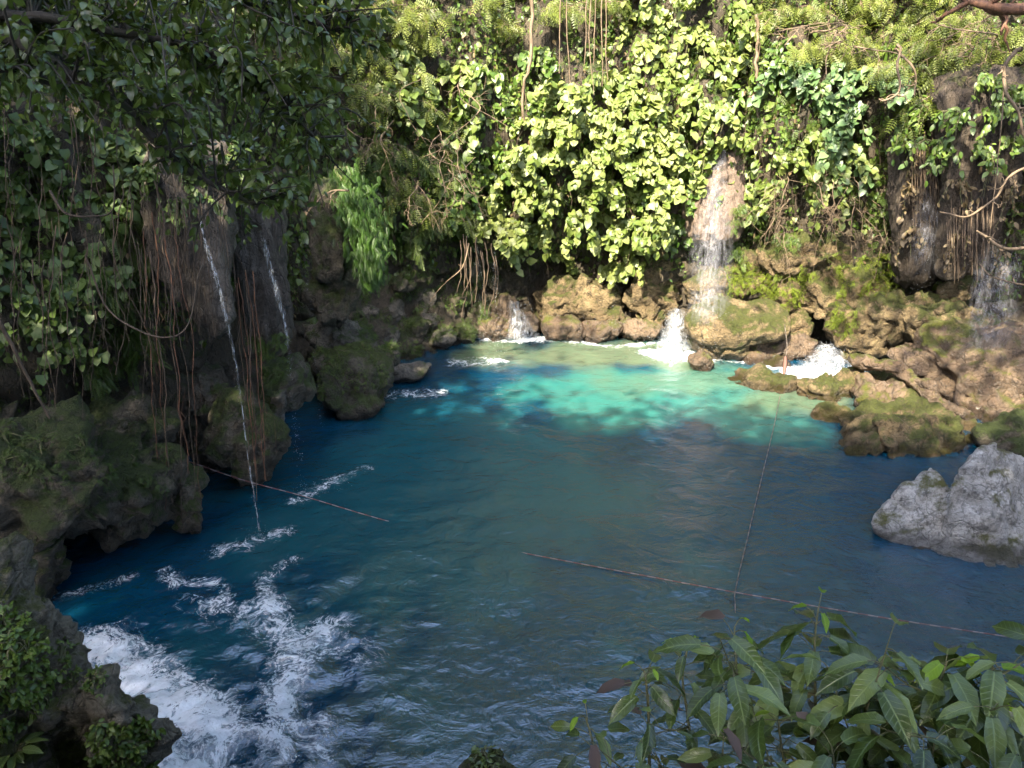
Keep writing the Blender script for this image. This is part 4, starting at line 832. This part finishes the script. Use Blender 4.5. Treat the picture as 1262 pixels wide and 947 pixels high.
twig([(1300, 200, 12.6), (1250, 215, 12.6), (1225, 245, 12.7), (1190, 268, 12.8), (1160, 262, 13.2)], .026, 'long bare branch bowing before the right tufa curtains', seed=83, side=4, sl=.5, wig=.05)
twig([(1300, 300, 12.6), (1240, 307, 12.5), (1215, 292, 12.6), (1205, 285, 12.8)], .034, 'orange branch with a blunt end above the far veil', seed=84, side=3, sl=.3, wig=.05)
twig([(1310, 360, 12.7), (1262, 352, 12.7), (1225, 342, 12.7), (1205, 325, 12.8)], .020, 'thin pale branch reaching into the far veil', seed=85, side=2, sl=.3, wig=.04)
twig([(1260, 60, 12.6), (1240, 90, 12.6), (1255, 140, 12.5), (1275, 190, 12.6)], .035, 'crooked orange stem at the right edge', seed=86, side=5, sl=.5)
twig([(578, 300, 15.9), (570, 330, 15.8), (548, 350, 15.9), (530, 372, 16.)], .016, 'fallen grey stick leaning on the far left rocks', seed=87, side=2, sl=.3, wig=.03)
twig([(430, 235, 10.6), (405, 238, 10.6), (380, 260, 10.6), (370, 285, 10.7)], .014, 'pale bent twig in front of the bright fern', seed=88, side=4, sl=.35, wig=.05)

# trees -----------------------------------------------------------------
def limb(mb, keys, r0, r1, n=24, seed=0, w=.10, sides=8):
    P = wob(smooth_path(keys, n), w, .9, seed); P[0] = keys[0]; tube(mb, P, np.linspace(r0, r1, n), sides); return P
def overhang_tree():
    g = np.random.default_rng(91); b = np.array([-7.6, 4.4, 0]); b[2] = ground_at(b[0], b[1])-.3
    r = root('overhanging_tree', b, 'dark tree reaching its leafy boughs over the pool from the upper left', 'tree')
    mt, mb, mf = MB(), MB(), MB(); y = on_y
    tr = limb(mt, [b, b+(.3, .1, 2.), (-6.6, 4.9, 6.3), (-6.3, 5.0, 7.4)], .26, .16, seed=1)
    mains = [[tr[16], y(-60, 30, 5.9), y(40, 62, 6.0), y(110, 112, 6.1), y(150, 130, 6.15), y(200, 185, 6.3), y(245, 220, 6.5), y(320, 255, 6.7)],
             [tr[18], y(-50, 5, 5.9), y(60, 20, 6.0), y(150, 40, 6.2), y(240, 60, 6.4), y(330, 110, 6.7), y(385, 170, 6.9)],
             [tr[20], y(60, -60, 6.), y(180, -30, 6.2), y(300, 0, 6.5), y(420, 40, 7.)],
             [y(110, 112, 6.1), y(60, 100, 5.9), y(10, 85, 5.7), y(-30, 100, 5.6)]]
    rad = [(.065, .016), (.045, .014), (.06, .015), (.035, .015)]; LP = []
    for k, (m, q) in enumerate(zip(mains, rad)): LP.append(limb(mb, m, q[0], q[1], 40, seed=k+3, w=.05))
    A = np.concatenate([l[8:] for l in LP[:3]]+[LP[3]])
    ends = spots([(-60, -60), (500, -60), (470, 40), (400, 150), (385, 235), (330, 265), (230, 215), (150, 150), (60, 150), (-60, 120)], 15, tries=5000, seed=92)
    ends += [np.array(q) for q in ((430, 180), (415, 205), (440, 230), (400, 255), (375, 290), (350, 300), (365, 230), (470, 165), (240, 300), (300, 290), (180, 60), (385, 265))]
    ends += spots([(-30, -20), (180, -20), (220, 100), (150, 160), (-30, 140)], 24, tries=900, seed=93); nf = len(ends)
    Ps, Ts, Fs, Ss, Ti = [], [], [], [], []
    for qi, q in enumerate(ends):
        e = on_y(q[0], q[1], g.uniform(5.9, 7.8) if qi < nf-28 else g.uniform(5.2, 5.9)); a = A[np.argmin(np.linalg.norm(A-e, axis=1)+np.linalg.norm(A-e, axis=1)*g.uniform(0, .3, len(A)))]
        d = np.linalg.norm(e-a); p = smooth_path([a, a+(e-a)*.45+UP*.15*d+g.normal(size=3)*.08, e], 10); tube(mb, p, np.linspace(.012, .004, 10), 4)
        k = g.integers(13, 23); u = g.uniform(.25, 1.05, k); i = np.minimum((u*9).astype(int), 8); f = (u*9-i)[:, None]; bp = p[i]*(1-f)+p[i+1]*f
        dr = nrm(e-a); si = g.normal(size=(k, 3)); Ps.append(bp+nrm(si)*.035); Ts.append(dr*.5+nrm(si)*.8-UP*.45); Fs.append(UP*.8+g.normal(size=(k, 3))*.5); Ss.append(g.uniform(.05, .11, k)); Ti.append(np.clip(g.normal(.5, .25, k), 0, .98))
    leaves(mf, OVATE, *[np.concatenate(v) for v in (Ps, Ts, Fs, Ss, Ti)])
    mt.build('trunk', M['bark'], r); mb.build('bough', M['bark'], r); mf.build('crown', M['leaf_dark'], r); settle(r)
overhang_tree()
def shade_tree(x, y, cx, cy, cz, R, label, n=2300, seed=0, mat='leaf_dark', zs=.65, big=1.):
    g = np.random.default_rng(seed); z = ground_at(x, y); b = np.array([x, y, z-.4]); c = np.array([cx, cy, cz]); r = root('tall_tree', b, label, 'tree', 'tall trees of the gorge rim')
    mt, mf, ml = MB(), MB(), MB(); T = limb(mt, [b, b+(c-b)*np.array([.15, .15, .45]), b+(c-b)*np.array([.6, .6, .8]), c], .32, .12, seed=seed, w=.2)
    P = []
    for k in range(34):
        d = nrm(g.normal(size=3)*np.array([1, 1, .6])); e = c+d*R*np.array([1, 1, zs])*g.uniform(.55, 1.)
        q = limb(ml, [T[g.integers(13, 23)], (c+e)/2+UP*.2, e], .07, .015, 12, seed+k, .12, 5); m = n//34
        P.append(e+g.normal(size=(m, 3))*R*.25*np.array([1, 1, zs]))
    P = np.concatenate(P); m = len(P)
    leaves(mf, OVATE, P, -UP*.4+g.normal(size=(m, 3))*.7, UP*.9+g.normal(size=(m, 3))*.5, big*g.uniform(.20, .34, m), np.clip(g.normal(.45, .25, m), 0, .95))
    mt.build('trunk', M['bark'], r); ml.build('bough', M['bark'], r); mf.build('crown', M[mat], r); settle(r)
for k, a in enumerate([(-12, 2.5, -8.1, 2.3, 12.3, 2.8, 'tall dark tree on the left rim leaning over the pool'), (-13, 6.5, -9.4, 6., 12.3, 2.4, 'tall dark tree on the rim above the tufa curtains'),
                       (-7.5, -4, -4.9, -.6, 12.6, 2.9, 'tall dark tree whose crown roofs the near left shore'), (-3.5, -6, -1.6, -1.3, 12.6, 2.9, 'tall dark tree behind the viewpoint, crown over its top'),
                       (1, -7, 1.4, -1.6, 12.3, 2.9, 'tall dark tree just right behind the viewpoint'), (5.5, -6, 4.6, -1.9, 12.2, 3.0, 'tall dark tree on the near right bank'),
                       (-9.5, -6, -8.4, -2.2, 12.8, 3.1, 'tall dark tree back from the near left shore'), (-6, -9, -4.6, -5.4, 13.4, 3.2, 'tall dark tree deep behind the viewpoint, left part'),
                       (0, -11, -.6, -5.8, 13.4, 3.2, 'tall dark tree deep behind the viewpoint, right part'), (8.5, -6, 7.6, -2.4, 12.2, 2.8, 'tall dark tree far along the near right bank'), (-11, -9, -8.4, -5.6, 13., 2.8, 'tall dark tree deep behind the near left shore')]):
    shade_tree(*a, seed=200+k*40, n=1000 if k == 0 else 6800)

for k, a in enumerate([(-13.5, 9.5, -6.4, 7.4, 14.2, 2.8, 'tall thin-crowned tree arching from the left rim over the pool'), (14, 3, 4.4, 5.8, 14.2, 3.3, 'tall thin-crowned tree arching from the right rim over the pool'),
                       (15.5, 8, 8.2, 6.6, 14.5, 2.8, 'tall thin-crowned tree on the right rim above the veil'), (12, -2, 3.6, 2.4, 14.4, 2.3, 'thin-crowned tree reaching over the pool from the near right bank')]):
    shade_tree(*a, seed=700+k*40, n=(300, 850, 800, 330)[k])

for k, a in enumerate([(-5.5, 22, -4.4, 20.8, 16.2, 3.5, 'sunlit tree on the far rim above the bend'), (.3, 24, .6, 22.4, 16.8, 3.6, 'sunlit tree on the far rim above the bright mat'), (5.4, 24, 5.2, 22.4, 16.8, 3.6, 'sunlit tree on the far rim above the tall fall'),
                       (10.5, 22, 9.6, 20.8, 16.4, 3.5, 'sunlit tree on the far rim above the cave'), (15, 18.5, 13.8, 17.4, 16, 3.4, 'sunlit tree on the far rim above the veil')]):
    shade_tree(*a, seed=900+k*40, n=6800, mat='leaf_mid', zs=1.05, big=1.5)
# ================================================================== FALLING WATER
OCT = (np.array([(1, 0, 0), (-1, 0, 0), (0, 1, 0), (0, -1, 0), (0, 0, 1.3), (0, 0, -1.3)], float), np.array([(0, 2, 4), (2, 1, 4), (1, 3, 4), (3, 0, 4), (2, 0, 5), (1, 2, 5), (3, 1, 5), (0, 3, 5)]))
def sheet(mb, keys, n=40, w=15, bulge=.12, rough=.03, seed=0, fade=(0., .0), fr=5.):
    K = smooth_path([(*on_y(px, py, Y), hw/FPX*((on_y(px, py, Y)-CAMP) @ VD)) for px, py, Y, hw in keys], n)
    u = np.linspace(-1, 1, w); P = K[:, None, :3].repeat(w, 1).copy(); P[:, :, 0] += u[None]*K[:, 3:4]; P[:, :, 1] -= bulge*(1-u**2)[None]
    F = P.reshape(-1, 3); F = F+np.stack([rough*pn(F*fr+seed), rough*1.6*pn(F*fr+seed+30), rough*pn(F*fr+seed+60)], 1)
    v = np.linspace(0, 1, n)[:, None]; t = np.clip((1-np.abs(u[None])**2.2), 0, 1)*np.ones((n, 1))
    if fade[0]: t = t*np.clip(v/fade[0], .05, 1)
    if fade[1]: t = t*np.clip((1-v)/fade[1], 0, 1)
    i = np.arange(n-1)[:, None]*w; j = np.arange(w-1)[None]
    mb.add(F, np.stack([i+j, i+j+1, i+w+j+1, i+w+j], -1).reshape(-1, 4), t.ravel())
def beads(mb, keys, n, size, seed=0, spread=1., pw=1.):
    g = np.random.default_rng(seed); K = smooth_path([(*on_y(px, py, Y), hw/FPX*((on_y(px, py, Y)-CAMP) @ VD)) for px, py, Y, hw in keys], 60)
    i = np.minimum((g.uniform(0, 1, n)**pw*59).astype(int), 58); p = K[i]; q = p[:, :3]+g.normal(size=(n, 3))*np.array([1, .5, .25])*p[:, 3:4]*.55*spread; q[:, 2] += g.normal(size=n)*.05
    s = size*.29*g.uniform(.3, 1.3, n); V = q[:, None]+s[:, None, None]*OCT[0][None]
    mb.add(V.reshape(-1, 3), (OCT[1][None]+np.arange(n)[:, None, None]*6).reshape(-1, 3))
def fall(label, sheets=(), sprays=(), mat='veil', name='waterfall', cat='waterfall', group=None):
    a = (sheets or sprays)[0]['keys']; r = root(name, on_y(*a[-1][:3]), label, cat, group)
    for k, s in enumerate(sheets):
        s = dict(s); m = s.pop('mat', mat); mb = MB(); sheet(mb, s.pop('keys'), **s, seed=k*5); mb.build('water_sheet', M[m], r)
    if sprays:
        mb = MB()
        for k, s in enumerate(sprays): beads(mb, s['keys'], s['n'], s['size'], seed=len(label)+k*3, spread=s.get('spread', 1.), pw=s.get('pw', 1.))
        o = mb.build('spray', M['drop'], r); o['kind'] = 'stuff'
    return settle(r)
fall('tall white fall sliding down the pink tufa cone onto the smooth boulder',
     [dict(keys=[(887, 165, 17.1, 5), (886, 205, 16.9, 11), (882, 245, 16.6, 17), (879, 282, 16.45, 27)], bulge=.18, fade=(.25, 0)),
      dict(keys=[(879, 278, 16.45, 28), (877, 320, 16.3, 29), (874, 365, 16.1, 28), (872, 400, 15.9, 27)], bulge=.15, fade=(0, .12)),
      dict(keys=[(884, 215, 16.7, 8), (878, 290, 16.4, 14), (872, 390, 15.95, 18)], bulge=.22, fade=(.2, .1))],
     [dict(keys=[(886, 200, 16.8, 10), (880, 285, 16.3, 36), (872, 400, 15.8, 38)], n=900, size=.010), dict(keys=[(872, 385, 15.8, 40), (870, 440, 15.6, 45)], n=420, size=.013)])
fall('thick white gush bursting from a hole beside the mossy pillar',
     [dict(keys=[(834, 378, 17.2, 6), (833, 390, 17.0, 12), (831, 412, 16.7, 19), (828, 442, 16.3, 29)], bulge=.35, rough=.09, fr=6),
      dict(keys=[(832, 384, 17.0, 7), (829, 412, 16.6, 14), (824, 443, 16.1, 22)], bulge=.45, rough=.10, fr=7)],
     [dict(keys=[(832, 385, 16.6, 14), (826, 440, 16., 40)], n=500, size=.016), dict(keys=[(815, 434, 16.1, 40), (845, 440, 16., 40)], n=260, size=.014)], 'gush')
fall('small white cascade at the far left corner of the pool',
     [dict(keys=[(634, 370, 17.3, 5), (636, 385, 17.2, 9), (641, 403, 17., 17), (646, 418, 16.8, 24)], bulge=.25, rough=.08, fr=6)],
     [dict(keys=[(635, 372, 17., 14), (640, 418, 16.7, 36)], n=420, size=.014)], 'gush')
fall('foaming cascade pouring out of the low cave behind the yellow rocks',
     [dict(keys=[(1017, 420, 16.1, 8), (1017, 433, 15.8, 22), (1019, 448, 15.4, 36), (1020, 466, 14.9, 50)], bulge=.20, rough=.13, fr=4.5),
      dict(keys=[(1016, 424, 15.9, 8), (1012, 445, 15.4, 18), (1006, 465, 14.9, 26)], bulge=.32, rough=.14, fr=5)],
     [dict(keys=[(1017, 425, 15.6, 22), (1018, 462, 14.9, 50)], n=420, size=.014)], 'gush')
fall('broad sparkling veil falling on the sloping apron at the far right',
     [dict(keys=[(1236, 300, 13.7, 24), (1232, 345, 13.6, 30), (1226, 395, 13.4, 31), (1218, 432, 13.2, 30)], bulge=.12, fade=(.2, .2)),
      dict(keys=[(1210, 310, 13.9, 10), (1206, 370, 13.8, 12), (1200, 418, 13.6, 12)], bulge=.08, fade=(.3, .2))],
     [dict(keys=[(1234, 300, 13.5, 28), (1222, 430, 13.1, 34)], n=700, size=.009), dict(keys=[(1190, 425, 13.1, 50), (1235, 440, 13.0, 40)], n=250, size=.010)])
fall('faint thin veil in front of the dark fluted curtain', [dict(keys=[(1146, 225, 15.1, 14), (1142, 280, 15., 19), (1138, 345, 14.9, 20)], bulge=.05, fade=(.4, .4))], [dict(keys=[(1146, 250, 14.9, 20), (1136, 375, 14.8, 24)], n=220, size=.011)])
fall('thin white stream running off the broad curtain into the near pool',
     [dict(keys=[(247, 272, 9.15, 1.6), (256, 310, 9.05, 3.4), (270, 355, 8.95, 3.2), (283, 410, 8.9, 2.), (294, 470, 8.9, 1.5), (304, 550, 8.9, 1.3), (320, 655, 8.95, 1.6)], bulge=.01, rough=.012, n=70, w=5, fr=9, mat='trickle')],
     [dict(keys=[(262, 330, 8.9, 4), (292, 470, 8.85, 4), (320, 652, 8.9, 5)], n=150, size=.007), dict(keys=[(305, 662, 8.9, 18), (335, 655, 8.9, 18)], n=120, size=.008)], 'trickle', group='thin streams from the left curtains')
fall('thin stream down the edge of the narrow curtain breaking into drops',
     [dict(keys=[(322, 285, 10.35, 3), (333, 330, 10.3, 4.5), (344, 372, 10.2, 4), (352, 405, 10.15, 2.5), (355, 430, 10.1, 1.5)], bulge=.02, rough=.012, n=50, w=6, fr=9, mat='trickle', fade=(.1, .1))],
     [dict(keys=[(353, 400, 10.1, 3), (360, 490, 10.1, 4), (372, 602, 10.1, 7)], n=190, size=.011), dict(keys=[(370, 606, 10., 16), (420, 592, 10.2, 22)], n=120, size=.008)], 'trickle', group='thin streams from the left curtains')
fall('string of falling drops left of the bright fern', [], [dict(keys=[(370, 285, 11., 2), (380, 360, 11., 3), (388, 440, 11., 4), (398, 530, 11., 6)], n=110, size=.011)], name='dripping_water', cat='drips')
fall('double string of drops falling into the far left corner', [], [dict(keys=[(588, 305, 16.4, 3), (595, 360, 16.4, 6), (600, 415, 16.3, 12)], n=200, size=.013), dict(keys=[(608, 315, 16.3, 2), (611, 370, 16.2, 4), (617, 440, 15.9, 5)], n=150, size=.015), dict(keys=[(575, 400, 16.3, 20), (600, 425, 16.2, 25)], n=130, size=.011)], name='dripping_water', cat='drips')
fall('row of fine drips along the far waterline under the mat', [], [dict(keys=[(700, 395, 17., 25), (760, 400, 16.9, 30), (815, 410, 16.7, 25)], n=260, size=.011), dict(keys=[(757, 340, 17., 2), (756, 410, 16.8, 4)], n=60, size=.012)], name='dripping_water', cat='drips')

# ================================================================== ROPES AND LOG
def cord(P, rad, mat, name, parent=None, step=.05):
    P = np.asarray(P, float); L = np.concatenate([[0], np.cumsum(np.linalg.norm(np.diff(P, axis=0), axis=1))]); n = int(L[-1]/step); s = np.linspace(0, L[-1], n)
    Q = np.column_stack([np.interp(s, L, P[:, i]) for i in range(3)]); mb = MB(); t = np.tile([0, 0, 1., 1.], n//4+1)[:n]
    tube(mb, Q, rad*(1+.12*np.cos(np.arange(n)*math.pi)), 6, t); return mb.build(name, M[mat], parent)
Zk = [(300, 592, .34), (375, 612, .16), (462, 638, .02), (560, 664, -.10), (652, 683, .015), (780, 707, .03), (905, 730, .05), (1080, 760, .12), (1262, 788, .22), (1500, 822, .7)]
P = np.vstack([on_y(228, 566, 10.2), on_y(236, 570, 9.9)] + [on_z(a, b, c) for a, b, c in Zk]); P = smooth_path(P, 160)
o = cord(P, .006, 'rope', 'rope'); local(o, P[0]); tag(o, 'long red and white rope stretched low across the pool from the root cave', 'rope')
P = np.vstack([on_y(967, 400, 15.7), on_y(970, 428, 15.2), on_y(967, 446, 15.0), on_y(963, 478, 14.4)] + [on_z(a, b, c) for a, b, c in ((955, 520, .12), (938, 592, .05), (922, 660, .05), (907, 724, .07), (906, 745, .03), (907, 768, -.02))]); Pc = smooth_path(P, 120)
r = root('mooring_rope', P[0], 'faded rope hanging from the cave rocks and trailing towards the camera', 'rope')
cord(Pc, .0065, 'rope_old', 'cord', r)
for a, b, w in (((968, 440, 15.0), (966, 462, 14.7), .026), ((965, 466, 14.55), (962, 486, 14.25), .02)):
    A, B = on_y(*a), on_y(*b); mb = MB(); K = smooth_path([A, (A+B)/2+.01, B], 12); tube(mb, K, w*np.sin(np.linspace(.35, 2.8, 12))+.012, 8); mb.build('knot', M['rope_pink'], r)
settle(r)
def log():
    K = smooth_path([on_y(*k) for k in ((1058, 446, 13.9), (1082, 448, 13.7), (1112, 457, 13.4), (1138, 480, 13.1), (1162, 500, 12.9), (1190, 516, 12.75))], 26); K = wob(K, .10, 1.6, 4)
    rock('wet red-brown log lying across the rocks right of the cave', [(p, (.15, .15, .12+.035*math.sin(i*.9))) for i, p in enumerate(K)], 'rock_wet', seed=90, rough=.045, fr=2.6, voxel=.03, name='driftwood_log', cat='log')
log()

# ================================================================== FOREGROUND SEEDLINGS
def seedling(keys, n, label, seed, size=.15, t0=.45, young=2, dead=0, lean=None, group=None, rad=.009, side=0):
    g = np.random.default_rng(seed); K = [on_y(*k) for k in keys]; b = K[0].copy(); zz = ground_at(b[0], min(b[1], 2.6), 8.); base = np.array([b[0], min(b[1]-.05, 2.6), zz-.05])
    P = wob(smooth_path([base]+K, 30), .015, 4, seed); P[0] = base; r = root('seedling', base, label, 'seedling', group); ms, mf, my, md = MB(), MB(), MB(), MB()
    tube(ms, P, np.linspace(rad, rad*.35, 30), 6); lines = [P]
    for k in range(side):
        i = g.integers(10, 24); d = nrm(np.array([g.normal(), g.normal()*.5, .35])); q = smooth_path([P[i], P[i]+d*.15, P[i]+d*.32+UP*.05], 14); tube(ms, q, np.linspace(rad*.55, rad*.2, 14), 5); lines.append(q)
    rec = {'f': [], 'y': [], 'd': []}
    for li, ln in enumerate(lines):
        m = int(n*2.3) if li == 0 else max(5, n//2); u = np.linspace(t0 if li == 0 else .35, 1, m)
        for j, x in enumerate(u):
            q = ln[min(int(x*(len(ln)-1)), len(ln)-1)]; a = j*2.4+g.uniform(-.5, .5)+li; el = .15+.5*(x > .9)
            d = np.array([math.cos(a), math.sin(a)*.8, el]); d = nrm(d); pet = g.uniform(.05, .13)*(1.15-.5*x); e = q+d*pet
            tube(ms, [q, (q+e)/2+UP*.008, e], rad*.22, 4); kind = 'y' if (li == 0 and j >= m-young) else ('d' if g.uniform() < dead*.4 else 'f')
            rec[kind].append((e, d*np.array([1, 1, .2])-UP*g.uniform(.0, .45), UP*1.+g.normal(size=3)*.28, size*g.uniform(.65, 1.2)*(.55 if kind == 'y' else 1), np.clip(g.normal(.5, .3), 0, 1)))
    for kind, mb, nm, mt in (('f', mf, 'foliage', 'leaf_fore'), ('y', my, 'young_foliage', 'leaf_young'), ('d', md, 'withered_foliage', 'leaf_dead')):
        if rec[kind]:
            a = [np.array([x[i] for x in rec[kind]]) for i in range(5)]; leaves(mb, FORE, *a); mb.build(nm, M[mt], r)
    ms.build('stem', M['stem'], r); return settle(r)
FORE = blade([.11, .20, .215, .16, .06], [.10, .28, .50, .74, .90], .34, .38); FORE[0][1:-1:3, 2] += np.array([.02, -.03, .03, -.03, .02]); FORE[0][3:-1:3, 2] += np.array([-.02, .03, -.03, .02, -.02])
Y = 2.5
seedling([(1000, 960, 2.35), (1004, 860, 2.5), (1006, 800, 2.6), (1012, 750, 2.7)], 11, 'tallest leafy seedling in front of the rope, bright tip leaves spread flat', 301, .19, .42, 3, .05, side=2)
seedling([(925, 990, 2.3), (915, 880, 2.45), (906, 820, 2.55), (905, 775, 2.65)], 11, 'thin dark-stemmed seedling left of the tallest one', 302, .15, .4, 2, .12, side=2)
seedling([(860, 1000, 2.2), (850, 900, 2.4), (840, 840, 2.5), (848, 800, 2.55)], 8, 'slight seedling with one yellow-green tip leaf over the water', 303, .11, .5, 2, .15, side=1)
seedling([(797, 990, 2.25), (798, 900, 2.4), (796, 850, 2.45), (794, 825, 2.5)], 7, 'slender upright seedling with a withered brown leaf', 304, .12, .5, 2, .3)
seedling([(750, 1000, 2.2), (735, 930, 2.3), (722, 885, 2.4)], 6, 'little seedling with two upright leaves, farthest left of the clump', 305, .10, .4, 2, .1)
seedling([(1100, 1000, 2.2), (1120, 890, 2.4), (1150, 850, 2.5), (1165, 815, 2.55)], 12, 'bushy seedling with long leaves leaning right over dark water', 306, .20, .3, 2, .05, side=3)
seedling([(1200, 1000, 2.2), (1205, 900, 2.4), (1218, 845, 2.45), (1226, 822, 2.5)], 10, 'seedling at the lower right with a round yellow tip leaf', 307, .18, .35, 2, .03, side=2)
seedling([(1060, 1010, 2.15), (1065, 920, 2.3), (1070, 860, 2.4), (1068, 830, 2.45)], 12, 'dense grey-green seedling in the middle of the clump', 308, .17, .25, 1, .1, side=3)
seedling([(1270, 1010, 2.15), (1275, 930, 2.3), (1268, 890, 2.4)], 10, 'broad-leaved seedling cut by the right picture edge', 309, .20, .3, 1, .05, side=2)
seedling([(970, 1010, 2.1), (965, 940, 2.25), (960, 890, 2.3)], 10, 'low pale-leaved seedling at the foot of the clump, left part', 310, .13, .25, 1, .15, side=2)
seedling([(1140, 1020, 2.05), (1145, 960, 2.2), (1150, 915, 2.25)], 11, 'low broad-leaved seedling at the foot of the clump, right part', 311, .19, .25, 0, .05, side=2)
seedling([(880, 1010, 2.1), (890, 960, 2.2), (892, 925, 2.25)], 9, 'low seedling with grey round leaves on the bank edge', 312, .12, .25, 1, .2, side=2)
seedling([(1040, 1020, 2.05), (1030, 960, 2.15), (1025, 920, 2.2)], 10, 'low seedling hiding the stem foot of the tallest one', 313, .15, .2, 0, .1, side=2)
seedling([(820, 1010, 2.1), (815, 965, 2.2), (812, 935, 2.25)], 8, 'tiny pale seedling at the lower edge of the clump', 314, .10, .2, 1, .2, side=1)
def outcrop_plant():
    g = np.random.default_rng(320); h = hit_any(18, 930); p = h[0] if h else on_y(18, 930, 3.2); r = root('broad_leaved_plant', p, 'broad grey-green leafed plant on the near outcrop at the lower left corner', 'plant'); ms, mf = MB(), MB(); R = []
    for k in range(22):
        a = k*2.4; d = nrm(np.array([math.cos(a), math.sin(a), .55+.3*g.uniform()])); e = p+d*g.uniform(.03, .09); tube(ms, [p-UP*.02, (p+e)/2+UP*.01, e], .004, 4)
        R.append((e, d*np.array([1, 1, .4]), UP+g.normal(size=3)*.25, g.uniform(.08, .13), np.clip(g.normal(.6, .25), 0, 1)))
    leaves(mf, FORE, *[np.array([x[i] for x in R]) for i in range(5)]); ms.build('stem', M['stem'], r); mf.build('foliage', M['leaf_fore'], r); settle(r)
outcrop_plant()
